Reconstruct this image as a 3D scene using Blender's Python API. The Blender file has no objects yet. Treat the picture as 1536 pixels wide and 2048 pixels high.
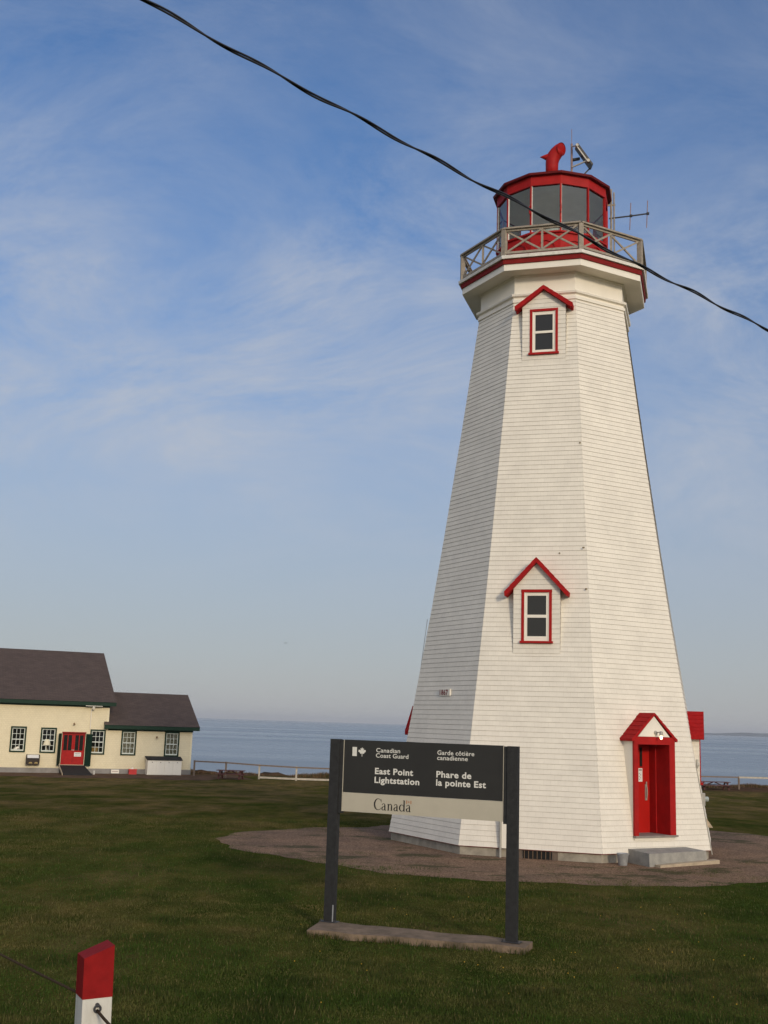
import bpy, math, random
import numpy as np
from mathutils import Vector, Matrix
random.seed(7)
rng = np.random.default_rng(11)
R = math.radians
scene = bpy.context.scene
COL = scene.collection

# ------------------------------------------------------------------ camera
cam_d = bpy.data.cameras.new('camera')
cam_d.sensor_fit = 'VERTICAL'; cam_d.sensor_height = 24.0; cam_d.sensor_width = 18.0
cam_d.lens = 26.305
cam_d.clip_start = 0.1; cam_d.clip_end = 90000.0
cam = bpy.data.objects.new('camera', cam_d); COL.objects.link(cam)
pitch, roll = R(10.6555), R(1.8316)
Fw = Vector((0, math.cos(pitch), math.sin(pitch)))
R0 = Vector((1, 0, 0)); U0 = Vector((0, -math.sin(pitch), math.cos(pitch)))
Rv = R0 * math.cos(roll) + U0 * math.sin(roll)
Uv = U0 * math.cos(roll) - R0 * math.sin(roll)
m = Matrix.Identity(4)
for i in range(3):
    m[i][0] = Rv[i]; m[i][1] = Uv[i]; m[i][2] = -Fw[i]
m[2][3] = 3.0
cam.matrix_world = m
scene.camera = cam
scene.view_settings.view_transform = 'Standard'
scene.view_settings.look = 'None'
scene.view_settings.exposure = 0.0
scene.view_settings.gamma = 1.0

# ------------------------------------------------------------------ sun + sky
SUN_AZ, SUN_EL = R(291), R(15)
sd = Vector((math.cos(SUN_AZ) * math.cos(SUN_EL), math.sin(SUN_AZ) * math.cos(SUN_EL), math.sin(SUN_EL)))
sun_d = bpy.data.lights.new('sun', 'SUN')
sun_d.energy = 1.65; sun_d.angle = R(7.0); sun_d.color = (1.0, 0.84, 0.62)   # veiled by thin cirrus
sun = bpy.data.objects.new('sun', sun_d); COL.objects.link(sun)
sun.rotation_euler = sd.to_track_quat('Z', 'Y').to_euler()
sun.location = (20, -20, 30)

world = bpy.data.worlds.new('World'); scene.world = world
world.use_nodes = True
nt = world.node_tree; nt.nodes.clear()
def wn(t, **k):
    n = nt.nodes.new(t)
    for a, b in k.items(): setattr(n, a, b)
    return n
L = nt.links.new
out = wn('ShaderNodeOutputWorld'); bg = wn('ShaderNodeBackground')
sky = wn('ShaderNodeTexSky', sky_type='NISHITA', sun_disc=False, sun_elevation=SUN_EL,
         sun_rotation=math.atan2(sd.x, sd.y), altitude=0.0, air_density=1.0, dust_density=0.4, ozone_density=3.5)
tc = wn('ShaderNodeTexCoord')
sep = wn('ShaderNodeSeparateXYZ'); L(tc.outputs['Generated'], sep.inputs[0])
den = wn('ShaderNodeMath', operation='ADD'); L(sep.outputs['Z'], den.inputs[0]); den.inputs[1].default_value = 0.75
dmx = wn('ShaderNodeMath', operation='MAXIMUM'); L(den.outputs[0], dmx.inputs[0]); dmx.inputs[1].default_value = 0.05
dx = wn('ShaderNodeMath', operation='DIVIDE'); L(sep.outputs['X'], dx.inputs[0]); L(dmx.outputs[0], dx.inputs[1])
dy = wn('ShaderNodeMath', operation='DIVIDE'); L(sep.outputs['Y'], dy.inputs[0]); L(dmx.outputs[0], dy.inputs[1])
cmb = wn('ShaderNodeCombineXYZ'); L(dx.outputs[0], cmb.inputs[0]); L(dy.outputs[0], cmb.inputs[1])
mp = wn('ShaderNodeMapping'); L(cmb.outputs[0], mp.inputs[0])
mp.inputs['Rotation'].default_value = (0, 0, R(28)); mp.inputs['Scale'].default_value = (0.6, 1.3, 1.0)
mp.inputs['Location'].default_value = (12.4, -4.4, 0)
nA = wn('ShaderNodeTexNoise'); L(mp.outputs[0], nA.inputs['Vector'])
nA.inputs['Scale'].default_value = 6.5; nA.inputs['Detail'].default_value = 13; nA.inputs['Roughness'].default_value = 0.70
nA.inputs['Distortion'].default_value = 0.6
nB = wn('ShaderNodeTexNoise'); L(cmb.outputs[0], nB.inputs['Vector'])
nB.inputs['Scale'].default_value = 4.2; nB.inputs['Detail'].default_value = 3
rA = wn('ShaderNodeMapRange'); L(nA.outputs['Fac'], rA.inputs['Value'])
rA.inputs['From Min'].default_value = 0.40; rA.inputs['From Max'].default_value = 0.72
rB = wn('ShaderNodeMapRange'); L(nB.outputs['Fac'], rB.inputs['Value'])
rB.inputs['From Min'].default_value = 0.26; rB.inputs['From Max'].default_value = 0.55
mul = wn('ShaderNodeMath', operation='MULTIPLY'); L(rA.outputs[0], mul.inputs[0]); 
zb = wn('ShaderNodeMapRange'); zb.interpolation_type = 'SMOOTHSTEP'; L(sep.outputs['Z'], zb.inputs['Value'])
zb.inputs['From Min'].default_value = 0.06; zb.inputs['From Max'].default_value = 0.27
zc_ = wn('ShaderNodeMath', operation='MULTIPLY'); L(rB.outputs[0], zc_.inputs[0]); 
zt = wn('ShaderNodeMapRange'); zt.interpolation_type = 'SMOOTHSTEP'; L(sep.outputs['Z'], zt.inputs['Value'])      # the cirrus bank thins out overhead
zt.inputs['From Min'].default_value = 0.36; zt.inputs['From Max'].default_value = 0.52; zt.inputs['To Min'].default_value = 1.0; zt.inputs['To Max'].default_value = 0.35
zm_ = wn('ShaderNodeMath', operation='MULTIPLY'); L(zb.outputs[0], zm_.inputs[0]); L(zt.outputs[0], zm_.inputs[1]); L(zm_.outputs[0], zc_.inputs[1]); L(zc_.outputs[0], mul.inputs[1])
# a broad thin veil of cirrus sits low over the sea
veil = wn('ShaderNodeMapRange'); L(sep.outputs['Z'], veil.inputs['Value'])
veil.inputs['From Min'].default_value = 0.52; veil.inputs['From Max'].default_value = 0.0
veil.interpolation_type = 'SMOOTHSTEP'
veil.inputs['To Min'].default_value = 0.02; veil.inputs['To Max'].default_value = 0.86

hs = wn('ShaderNodeHueSaturation'); hs.inputs['Saturation'].default_value = 1.08; hs.inputs['Value'].default_value = 1.13; hs.inputs['Hue'].default_value = 0.506
L(sky.outputs[0], hs.inputs['Color'])
mixv = wn('ShaderNodeMixRGB'); L(veil.outputs[0], mixv.inputs['Fac']); L(hs.outputs[0], mixv.inputs[1]); mixv.inputs[2].default_value = (3.15, 3.2, 3.5, 1)
cfac = wn('ShaderNodeMath', operation='MULTIPLY'); L(mul.outputs[0], cfac.inputs[0]); cfac.inputs[1].default_value = 0.92
mixc = wn('ShaderNodeMixRGB'); L(cfac.outputs[0], mixc.inputs['Fac']); L(mixv.outputs[0], mixc.inputs[1])
mixc.inputs[2].default_value = (4.1, 4.35, 4.85, 1)
# thin cirrus glowing on the sunward side of the sky (behind the photographer)
dt = wn('ShaderNodeVectorMath', operation='DOT_PRODUCT'); L(tc.outputs['Generated'], dt.inputs[0]); dt.inputs[1].default_value = tuple(sd)
hf = wn('ShaderNodeMath', operation='MULTIPLY_ADD'); L(dt.outputs['Value'], hf.inputs[0]); hf.inputs[1].default_value = .5; hf.inputs[2].default_value = .5
pw = wn('ShaderNodeMath', operation='POWER'); L(hf.outputs[0], pw.inputs[0]); pw.inputs[1].default_value = 3.0
gk = wn('ShaderNodeMath', operation='MULTIPLY'); L(pw.outputs[0], gk.inputs[0]); gk.inputs[1].default_value = 7.5
gc = wn('ShaderNodeVectorMath', operation='SCALE'); gc.inputs[0].default_value = (1.0, .90, .74); L(gk.outputs[0], gc.inputs['Scale'])
ga = wn('ShaderNodeVectorMath', operation='ADD'); L(mixc.outputs[0], ga.inputs[0]); L(gc.outputs[0], ga.inputs[1])
L(ga.outputs[0], bg.inputs['Color']); bg.inputs['Strength'].default_value = 0.12
L(bg.outputs[0], out.inputs['Surface'])

# ------------------------------------------------------------------ materials
def mat(name, c, rough=0.6, var=0.0, scale=4.0, bump=0.0, bscale=30.0, c2=None, metallic=0.0, spec=0.35, detail=5.0, stretch=None):
    M = bpy.data.materials.new(name); M.use_nodes = True
    n = M.node_tree.nodes; l = M.node_tree.links
    b = n['Principled BSDF']; b.inputs['Roughness'].default_value = rough
    b.inputs['Metallic'].default_value = metallic; b.inputs['Specular IOR Level'].default_value = spec
    b.inputs['Base Color'].default_value = (*c, 1)
    if var > 0 or bump > 0 or c2:
        t = n.new('ShaderNodeTexCoord'); mpn = n.new('ShaderNodeMapping'); l.new(t.outputs['Object'], mpn.inputs[0])
        if stretch: mpn.inputs['Scale'].default_value = stretch
    if var > 0 or c2:
        a = n.new('ShaderNodeTexNoise'); l.new(mpn.outputs[0], a.inputs['Vector'])
        a.inputs['Scale'].default_value = scale; a.inputs['Detail'].default_value = detail; a.inputs['Roughness'].default_value = 0.6
        cr = n.new('ShaderNodeValToRGB'); l.new(a.outputs['Fac'], cr.inputs[0])
        cr.color_ramp.elements[0].position = 0.3; cr.color_ramp.elements[1].position = 0.7
        d = c2 if c2 else tuple(x * (1 - var) for x in c)
        cr.color_ramp.elements[0].color = (*d, 1); cr.color_ramp.elements[1].color = (*c, 1)
        l.new(cr.outputs[0], b.inputs['Base Color'])
    if bump > 0:
        a2 = n.new('ShaderNodeTexNoise'); l.new(mpn.outputs[0], a2.inputs['Vector'])
        a2.inputs['Scale'].default_value = bscale; a2.inputs['Detail'].default_value = 4
        bp = n.new('ShaderNodeBump'); bp.inputs['Strength'].default_value = bump; bp.inputs['Distance'].default_value = 0.02
        l.new(a2.outputs['Fac'], bp.inputs['Height']); l.new(bp.outputs[0], b.inputs['Normal'])
    return M

def brick_mat(name, c1, c2, mortar, row, width, msize, rough=0.7, bump=0.3, uv=True, offs=0.5, noise=0.12):
    """shingles laid in courses; coordinates are metres (from the uv map)"""
    M = bpy.data.materials.new(name); M.use_nodes = True
    n = M.node_tree.nodes; l = M.node_tree.links; b = n['Principled BSDF']
    b.inputs['Roughness'].default_value = rough; b.inputs['Specular IOR Level'].default_value = 0.3
    t = n.new('ShaderNodeTexCoord'); br = n.new('ShaderNodeTexBrick')
    l.new(t.outputs['UV' if uv else 'Object'], br.inputs['Vector'])
    br.inputs['Scale'].default_value = 1.0; br.inputs['Row Height'].default_value = row; br.inputs['Brick Width'].default_value = width
    br.inputs['Mortar Size'].default_value = msize; br.inputs['Mortar Smooth'].default_value = 0.2; br.inputs['Bias'].default_value = 0.0
    br.offset = offs; br.squash = 1.0
    br.inputs['Color1'].default_value = (*c1, 1); br.inputs['Color2'].default_value = (*c2, 1); br.inputs['Mortar'].default_value = (*mortar, 1)
    ns = n.new('ShaderNodeTexNoise'); l.new(t.outputs['Object'], ns.inputs['Vector']); ns.inputs['Scale'].default_value = 1.3; ns.inputs['Detail'].default_value = 8
    ns.inputs['Roughness'].default_value = 0.7
    mr = n.new('ShaderNodeMapRange'); l.new(ns.outputs['Fac'], mr.inputs['Value'])
    mr.inputs['From Min'].default_value = 0.3; mr.inputs['From Max'].default_value = 0.7
    mr.inputs['To Min'].default_value = 1 - noise; mr.inputs['To Max'].default_value = 1.0
    mx = n.new('ShaderNodeMixRGB'); mx.blend_type = 'MULTIPLY'; mx.inputs['Fac'].default_value = 1.0
    l.new(br.outputs['Color'], mx.inputs[1]); l.new(mr.outputs[0], mx.inputs[2]); l.new(mx.outputs[0], b.inputs['Base Color'])
    if bump > 0:
        bp = n.new('ShaderNodeBump'); bp.inputs['Strength'].default_value = bump; bp.inputs['Distance'].default_value = 0.01; bp.invert = True
        l.new(br.outputs['Fac'], bp.inputs['Height']); l.new(bp.outputs[0], b.inputs['Normal'])
    return M

def glass_mat(name, tint, refl=0.12):
    M = bpy.data.materials.new(name); M.use_nodes = True
    n = M.node_tree.nodes; l = M.node_tree.links; n.clear()
    o = n.new('ShaderNodeOutputMaterial'); tr = n.new('ShaderNodeBsdfTransparent'); gl = n.new('ShaderNodeBsdfGlossy')
    tr.inputs[0].default_value = (*tint, 1); gl.inputs['Roughness'].default_value = 0.03
    fr = n.new('ShaderNodeFresnel'); fr.inputs['IOR'].default_value = 1.5
    ad = n.new('ShaderNodeMath'); ad.operation = 'ADD'; l.new(fr.outputs[0], ad.inputs[0]); ad.inputs[1].default_value = refl; ad.use_clamp = True
    mx = n.new('ShaderNodeMixShader'); l.new(ad.outputs[0], mx.inputs[0]); l.new(tr.outputs[0], mx.inputs[1]); l.new(gl.outputs[0], mx.inputs[2])
    l.new(mx.outputs[0], o.inputs[0])
    return M

def emit_mat(name, c, s):
    M = bpy.data.materials.new(name); M.use_nodes = True
    b = M.node_tree.nodes['Principled BSDF']
    b.inputs['Base Color'].default_value = (*c, 1); b.inputs['Emission Color'].default_value = (*c, 1); b.inputs['Emission Strength'].default_value = s
    return M

WHITE = (0.83, 0.775, 0.67)
m_shingle = brick_mat('white_shingle', WHITE, (0.80, 0.745, 0.645), (0.66, 0.61, 0.52), 0.122, 0.17, 0.0022, rough=0.55, bump=0.25, noise=0.15)
m_butt = mat('shingle_butt', (0.52, 0.465, 0.39), 0.8, 0.3, 9)  # darker tone for butts and the shadow line painted under each lap
m_white = mat('white_paint', WHITE, 0.5, 0.07, 3, 0.08, 40)
m_whitepeel = mat('peeling_white_paint', (0.78, 0.76, 0.70), 0.6, 0, 7, 0.15, 60, c2=(0.60, 0.56, 0.50))
m_red = mat('red_paint', (0.40, 0.013, 0.012), 0.55, 0.25, 5, 0.06, 50, spec=0.15)
m_redroof = mat('red_shingle', (0.40, 0.014, 0.015), 0.75, 0.3, 9, 0.25, 60, spec=0.1)
m_darkred = mat('dark_red_paint', (0.24, 0.013, 0.012), 0.6, 0.25, 5, spec=0.15)
m_conc = mat('concrete', (0.43, 0.385, 0.305), 0.9, 0, 3, 0.45, 40, c2=(0.22, 0.195, 0.155))
m_slab = mat('old_concrete', (0.27, 0.195, 0.135), 0.95, 0, 5, 0.6, 40, c2=(0.13, 0.10, 0.070), spec=.1)
m_step = mat('grey_painted_concrete', (0.35, 0.335, 0.295), 0.85, 0, 5, 0.35, 40, c2=(0.24, 0.23, 0.21))
m_wood = mat('weathered_wood', (0.36, 0.31, 0.25), 0.8, 0.35, 14, 0.3, 60)
m_plank = mat('bare_plank', (0.50, 0.40, 0.28), 0.8, 0.3, 9, 0.3, 60)
m_iron = mat('dark_iron', (0.05, 0.05, 0.055), 0.55, 0.3, 9)
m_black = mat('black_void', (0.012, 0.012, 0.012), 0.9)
m_steel = mat('galvanised_steel', (0.46, 0.47, 0.47), 0.42, 0.3, 14, metallic=0.35)
m_alu = mat('aluminium', (0.44, 0.42, 0.37), 0.55, 0.2, 8, metallic=0.3)
m_pane = mat('dark_window_glass', (0.020, 0.019, 0.017), 0.08, spec=0.35)
m_lglass = glass_mat('lantern_glass', (0.97, 0.99, 0.97), 0.03)
m_wglass = glass_mat('window_glass', (0.75, 0.78, 0.77), 0.02)
m_ceil = mat('lantern_ceiling_grey', (0.74, 0.78, 0.73), 0.8, 0.12, 3)
m_lens = mat('lens_glass', (0.42, 0.47, 0.44), 0.12, 0.2, 6, spec=0.8)
m_panel = mat('charcoal_sign_face', (0.030, 0.029, 0.026), 0.45, 0, 2.5, 0, c2=(0.024, 0.023, 0.021))
m_post = mat('charcoal_sign_post', (0.036, 0.036, 0.036), 0.6, 0.4, 12, 0.2, 60, spec=0.2)
m_cream = mat('cream_sign_face', (0.50, 0.455, 0.355), 0.55, 0.10, 3)
m_letter = mat('white_lettering', (0.72, 0.70, 0.63), 0.5)
m_blacklet = mat('black_lettering', (0.014, 0.012, 0.012), 0.5)
m_orange = mat('faded_red_flag', (0.42, 0.20, 0.10), 0.6)
m_cable = mat('black_cable', (0.010, 0.010, 0.013), 0.35, spec=0.5)
m_rope = mat('brown_rope', (0.13, 0.085, 0.07), 0.9, 0.3, 40)
m_yellow = brick_mat('cream_yellow_shingle', (0.77, 0.68, 0.475), (0.745, 0.655, 0.45), (0.65, 0.56, 0.375), 0.125, 0.19, 0.006, rough=0.65, bump=0.2, noise=0.10)
m_yroof = brick_mat('brown_asphalt_shingle', (0.112, 0.080, 0.066), (0.088, 0.063, 0.054), (0.06, 0.045, 0.040), 0.16, 0.34, 0.010, rough=0.85, bump=0.3, noise=0.25)
m_green = mat('dark_green_trim', (0.010, 0.034, 0.021), 0.55, 0.2, 5, spec=.15)
m_sash = mat('white_sash', (0.62, 0.66, 0.60), 0.5)
m_curtain = mat('lace_curtain', (0.50, 0.47, 0.38), 0.9, 0, 12, 0.4, 30, c2=(0.22, 0.20, 0.15), stretch=(3, 1, .6))
m_ramp = mat('dark_ramp', (0.022, 0.020, 0.019), 0.9, 0.3, 4)
m_brown = mat('brown_stained_wood', (0.12, 0.045, 0.040), 0.7, 0.3, 9)
m_fence = mat('brown_fence_wood', (0.21, 0.155, 0.115), 0.8, 0.3, 6)
m_fencew = mat('white_fence_wood', (0.52, 0.46, 0.37), 0.7, 0.35, 6)
m_redplastic = mat('red_plastic', (0.55, 0.03, 0.03), 0.4)
m_paper = mat('white_paper', (0.75, 0.73, 0.70), 0.7)
m_ink = mat('printed_ink', (0.10, 0.06, 0.06), 0.8)
m_floor = mat('porch_floor', (0.30, 0.26, 0.23), 0.8, 0.3, 6)
m_solar = mat('solar_backing', (0.035, 0.033, 0.032), 0.4)
m_ochre = mat('ochre_board', (0.42, 0.26, 0.08), 0.8)
m_pinkmetal = mat('weathered_copper_rod', (0.33, 0.22, 0.20), 0.5, 0.3, 8)
m_bulb = emit_mat('lit_bulb', (1.0, 0.80, 0.42), 5.0)
m_bird = mat('dark_feather', (0.03, 0.03, 0.03), 0.8)

# ------------------------------------------------------------------ mesh helper
class MB:
    def __init__(s): s.v = []; s.f = []; s.m = []; s.uv = []
    def quad(s, pts, mi=0, uv=None):
        k = len(s.v); s.v += [tuple(p) for p in pts]; s.f.append(tuple(range(k, k + len(pts)))); s.m.append(mi)
        s.uv.append(uv if uv else [(0, 0)] * len(pts)); return s
    def hexa(s, b, t, mi=0):
        """b,t: 4 bottom / 4 top points counter-clockwise from above"""
        n = len(b)
        s.quad(list(reversed(b)), mi); s.quad(t, mi)
        for i in range(n):
            j = (i + 1) % n; s.quad([b[i], b[j], t[j], t[i]], mi)
        return s
    def box(s, x0, x1, y0, y1, z0, z1, mi=0):
        return s.hexa([(x0, y0, z0), (x1, y0, z0), (x1, y1, z0), (x0, y1, z0)], [(x0, y0, z1), (x1, y0, z1), (x1, y1, z1), (x0, y1, z1)], mi)
    def bar(s, a, b, w, h, mi=0, up=(0, 0, 1)):
        a = Vector(a); b = Vector(b); d = (b - a).normalized(); u = Vector(up)
        if abs(d.dot(u)) > .98: u = Vector((0, 1, 0))
        sd_ = d.cross(u).normalized(); u = sd_.cross(d).normalized()
        c = [(-w / 2, -h / 2), (w / 2, -h / 2), (w / 2, h / 2), (-w / 2, h / 2)]
        A = [a + sd_ * i + u * j for i, j in c]; B = [b + sd_ * i + u * j for i, j in c]
        s.quad(A, mi); s.quad(list(reversed(B)), mi)
        for i in range(4):
            j = (i + 1) % 4; s.quad([A[j], A[i], B[i], B[j]], mi)
        return s
    def tube(s, pts, rad, n=8, mi=0, caps=True):
        pts = [Vector(p) for p in pts]; rr_ = rad if isinstance(rad, (list, tuple)) else [rad] * len(pts)
        rings = []; ref = None
        for i, p in enumerate(pts):
            d = (pts[min(i + 1, len(pts) - 1)] - pts[max(i - 1, 0)]).normalized()
            if ref is None: ref = d.orthogonal().normalized()
            ref = (ref - d * ref.dot(d)).normalized(); o = d.cross(ref)
            k = len(s.v); s.v += [tuple(p + (ref * math.cos(2 * math.pi * j / n) + o * math.sin(2 * math.pi * j / n)) * rr_[i]) for j in range(n)]
            rings.append(k)
        for a, b in zip(rings[:-1], rings[1:]):
            for j in range(n):
                q = (j + 1) % n; s.f.append((a + j, a + q, b + q, b + j)); s.m.append(mi); s.uv.append([(0, 0)] * 4)
        if caps:
            s.f.append(tuple(rings[0] + j for j in reversed(range(n)))); s.m.append(mi); s.uv.append([(0, 0)] * n)
            s.f.append(tuple(rings[-1] + j for j in range(n))); s.m.append(mi); s.uv.append([(0, 0)] * n)
        return s
    def ring(s, prof, n, ph, c=(0, 0), mi=0, closed=False, mis=None):
        """polygonal lathe: prof = [(r,z)...], vertices at angle ph + k*2pi/n"""
        P = [[(c[0] + r * math.cos(ph + 2 * math.pi * k / n), c[1] + r * math.sin(ph + 2 * math.pi * k / n), z) for k in range(n)] for r, z in prof]
        idx = range(len(prof) - 1) if not closed else range(len(prof))
        for i in idx:
            a, b = P[i], P[(i + 1) % len(prof)]
            for k in range(n):
                q = (k + 1) % n; s.quad([a[k], a[q], b[q], b[k]], mis[i] if mis else mi)
        return s
    def prism(s, poly, fn, d0, d1, mi=0):
        """poly 2-D outline; fn(a,b,d) -> point"""
        A = [fn(a, b, d0) for a, b in poly]; B = [fn(a, b, d1) for a, b in poly]
        s.quad(list(reversed(A)), mi); s.quad(B, mi)
        for i in range(len(poly)):
            j = (i + 1) % len(poly); s.quad([A[i], A[j], B[j], B[i]], mi)
        return s
    def build(s, name, mats, parent=None, smooth=False, loc=None, rotz=0.0):
        me = bpy.data.meshes.new(name); me.from_pydata(s.v, [], s.f)
        if not isinstance(mats, (list, tuple)): mats = [mats]
        for mm in mats: me.materials.append(mm)
        me.polygons.foreach_set('material_index', s.m)
        if any(u and any(q != (0, 0) for q in u) for u in s.uv):
            ul = me.uv_layers.new(name='UVMap'); flat = [c for u in s.uv for q in u for c in q]
            ul.data.foreach_set('uv', flat)
        if smooth: me.polygons.foreach_set('use_smooth', [True] * len(s.f))
        me.update()
        o = bpy.data.objects.new(name, me); COL.objects.link(o)
        if parent: o.parent = parent
        if loc: o.location = loc
        o.rotation_euler.z = rotz
        return o

def tag(o, label, cat, group=None, kind=None):
    if label: o['label'] = label
    if cat: o['category'] = cat
    if group: o['group'] = group
    if kind: o['kind'] = kind
    return o
def thing(name, label, cat, loc=(0, 0, 0), rotz=0.0, group=None):
    o = bpy.data.objects.new(name, None); COL.objects.link(o); o.empty_display_size = 0.3
    o.location = loc; o.rotation_euler.z = rotz
    return tag(o, label, cat, group)

def text_to(mb, s, u0, u1, base, cap, fn, mi=0, bold=0.022):
    """lettering laid on a surface: fn(u, v) -> point"""
    def mesh_of(t):
        cu = bpy.data.curves.new('t', 'FONT'); cu.body = t; cu.size = 1.0; cu.offset = bold; cu.resolution_u = 3; cu.space_character = 1.0 + bold * 2.5
        ob = bpy.data.objects.new('t', cu); COL.objects.link(ob)
        dg = bpy.context.evaluated_depsgraph_get(); me = bpy.data.meshes.new_from_object(ob.evaluated_get(dg))
        vs = [tuple(v.co) for v in me.vertices]; fs = [tuple(p.vertices) for p in me.polygons]
        bpy.data.objects.remove(ob); bpy.data.curves.remove(cu); bpy.data.meshes.remove(me)
        return vs, fs
    ev, _ = mesh_of('E'); ys = [v[1] for v in ev]; y0 = min(ys); sc = cap / (max(ys) - y0)
    vs, fs = mesh_of(s); xs = [v[0] for v in vs]; x0 = min(xs); sx = (u1 - u0) / (max(xs) - x0)
    k = len(mb.v); mb.v += [tuple(fn(u0 + (v[0] - x0) * sx, base + (v[1] - y0) * sc)) for v in vs]
    for f in fs: mb.f.append(tuple(k + i for i in f)); mb.m.append(mi); mb.uv.append([(0, 0)] * len(f))

# ------------------------------------------------------------------ ground
def gz(x, y):
    """height of the land: a bank at the road side, a flat lawn, easing down towards the shore"""
    t = np.clip((y - 34) / 36, 0, 1); z = -0.9 * t * t * (3 - 2 * t)
    t2 = np.clip((11 - y) / 9, 0, 1); z = z + 1.5 * t2 * t2 * (3 - 2 * t2)
    return z
def coast(x):
    return 84.0 + 1.2 * np.sin(x * .23) + .6 * np.sin(x * .71 + 1) + np.clip((x - 8) * .17, 0, 8) + np.clip((-x - 14) * 1.2, 0, 14)
def build_land():
    xs = np.concatenate([np.linspace(-400, -40, 30)[:-1], np.linspace(-40, 55, 191), np.linspace(55, 400, 30)[1:]])
    rows = [('a', v) for v in np.concatenate([np.linspace(-150, 0, 12)[:-1], np.linspace(0, 82, 150)])]
    V = []; nr = 0
    for tname, v in rows:
        y = np.full_like(xs, v); V.append(np.stack([xs, y, gz(xs, y)], 1))
    c = coast(xs); bumps = .12 * np.sin(xs * 1.9) * np.sin(xs * .53 + 2) + .05 * np.sin(xs * 5.3)
    for off, dz in ((-1.2, 0.02), (-.5, .10), (0, .06), (.25, -.5), (.9, -3.0), (2.0, -5.5), (4.5, -8.6)):
        V.append(np.stack([xs, c + off, gz(xs, c) + dz + (bumps if off > -1 and dz > -.2 else 0)], 1))
    n = len(xs); P = np.concatenate(V); nr = len(V)
    F = []
    for r in range(nr - 1):
        for i in range(n - 1): F.append((r * n + i, r * n + i + 1, (r + 1) * n + i + 1, (r + 1) * n + i))
    me = bpy.data.meshes.new('lawn'); me.from_pydata(P.tolist(), [], F); me.polygons.foreach_set('use_smooth', [True] * len(F)); me.update()
    o = bpy.data.objects.new('lawn', me); COL.objects.link(o); o['kind'] = 'structure'
    return o
def lawn_mat():
    M = bpy.data.materials.new('mown_grass'); M.use_nodes = True
    n = M.node_tree.nodes; l = M.node_tree.links; b = n['Principled BSDF']
    b.inputs['Roughness'].default_value = 1.0; b.inputs['Specular IOR Level'].default_value = 0.0
    t = n.new('ShaderNodeTexCoord')
    def noise(s, det, ro=.6, st=None):
        a = n.new('ShaderNodeTexNoise'); a.inputs['Scale'].default_value = s; a.inputs['Detail'].default_value = det; a.inputs['Roughness'].default_value = ro
        if st:
            mm = n.new('ShaderNodeMapping'); mm.inputs['Scale'].default_value = st; l.new(t.outputs['Object'], mm.inputs[0]); l.new(mm.outputs[0], a.inputs['Vector'])
        else: l.new(t.outputs['Object'], a.inputs['Vector'])
        return a
    def ramp(src, *els):
        cr = n.new('ShaderNodeValToRGB'); l.new(src, cr.inputs[0]); e = cr.color_ramp.elements
        while len(e) < len(els): e.new(.5)
        for q, (p, c) in zip(e, els): q.position = p; q.color = (*c, 1)
        return cr
    big = noise(.30, 8, .70, (1.1, .55, 1)); mid = noise(1.0, 6, .7, (1.3, .5, 1)); fine = noise(26, 4, .7)
    spy = n.new('ShaderNodeSeparateXYZ'); l.new(t.outputs['Object'], spy.inputs[0])
    dry = n.new('ShaderNodeMapRange'); l.new(spy.outputs['Y'], dry.inputs['Value']); dry.inputs['From Min'].default_value = 18; dry.inputs['From Max'].default_value = 60   # greener near the road, drier towards the cliff
    dry.inputs['To Min'].default_value = -.05; dry.inputs['To Max'].default_value = .06
    bdr = n.new('ShaderNodeMath'); bdr.operation = 'ADD'; l.new(big.outputs['Fac'], bdr.inputs[0]); l.new(dry.outputs[0], bdr.inputs[1])
    r1 = ramp(bdr.outputs[0], (.38, (.044, .060, .012)), (.50, (.090, .082, .024)), (.62, (.155, .112, .048)))
    r2 = ramp(mid.outputs['Fac'], (.32, (.66, .70, .7)), (.52, (1.0, 1.0, 1.0)), (.70, (1.38, 1.22, 1.12)))
    r3 = ramp(fine.outputs['Fac'], (.30, (.45, .45, .45)), (.70, (1.5, 1.5, 1.4)))
    m1 = n.new('ShaderNodeMixRGB'); m1.blend_type = 'MULTIPLY'; m1.inputs[0].default_value = 1; l.new(r1.outputs[0], m1.inputs[1]); l.new(r2.outputs[0], m1.inputs[2])
    m2 = n.new('ShaderNodeMixRGB'); m2.blend_type = 'MULTIPLY'; m2.inputs[0].default_value = 1; l.new(m1.outputs[0], m2.inputs[1]); l.new(r3.outputs[0], m2.inputs[2])
    # bare brown soil along the cliff edge
    sp = n.new('ShaderNodeSeparateXYZ'); l.new(t.outputs['Object'], sp.inputs[0])
    wob = noise(.5, 5); wm = n.new('ShaderNodeMath'); wm.operation = 'MULTIPLY_ADD'; l.new(wob.outputs['Fac'], wm.inputs[0]); wm.inputs[1].default_value = 5.0; l.new(sp.outputs['Y'], wm.inputs[2])
    mr = n.new('ShaderNodeMapRange'); l.new(wm.outputs[0], mr.inputs['Value']); mr.inputs['From Min'].default_value = 81.5; mr.inputs['From Max'].default_value = 84.5
    soil = ramp(mid.outputs['Fac'], (.3, (.055, .040, .024)), (.7, (.15, .085, .052)))
    m3 = n.new('ShaderNodeMixRGB'); l.new(mr.outputs[0], m3.inputs[0]); l.new(m2.outputs[0], m3.inputs[1]); l.new(soil.outputs[0], m3.inputs[2])
    l.new(m3.outputs[0], b.inputs['Base Color'])
    bp = n.new('ShaderNodeBump'); bp.inputs['Strength'].default_value = .9; bp.inputs['Distance'].default_value = .05
    l.new(fine.outputs['Fac'], bp.inputs['Height'])
    bp2 = n.new('ShaderNodeBump'); bp2.inputs['Strength'].default_value = .25; bp2.inputs['Distance'].default_value = .2
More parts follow.
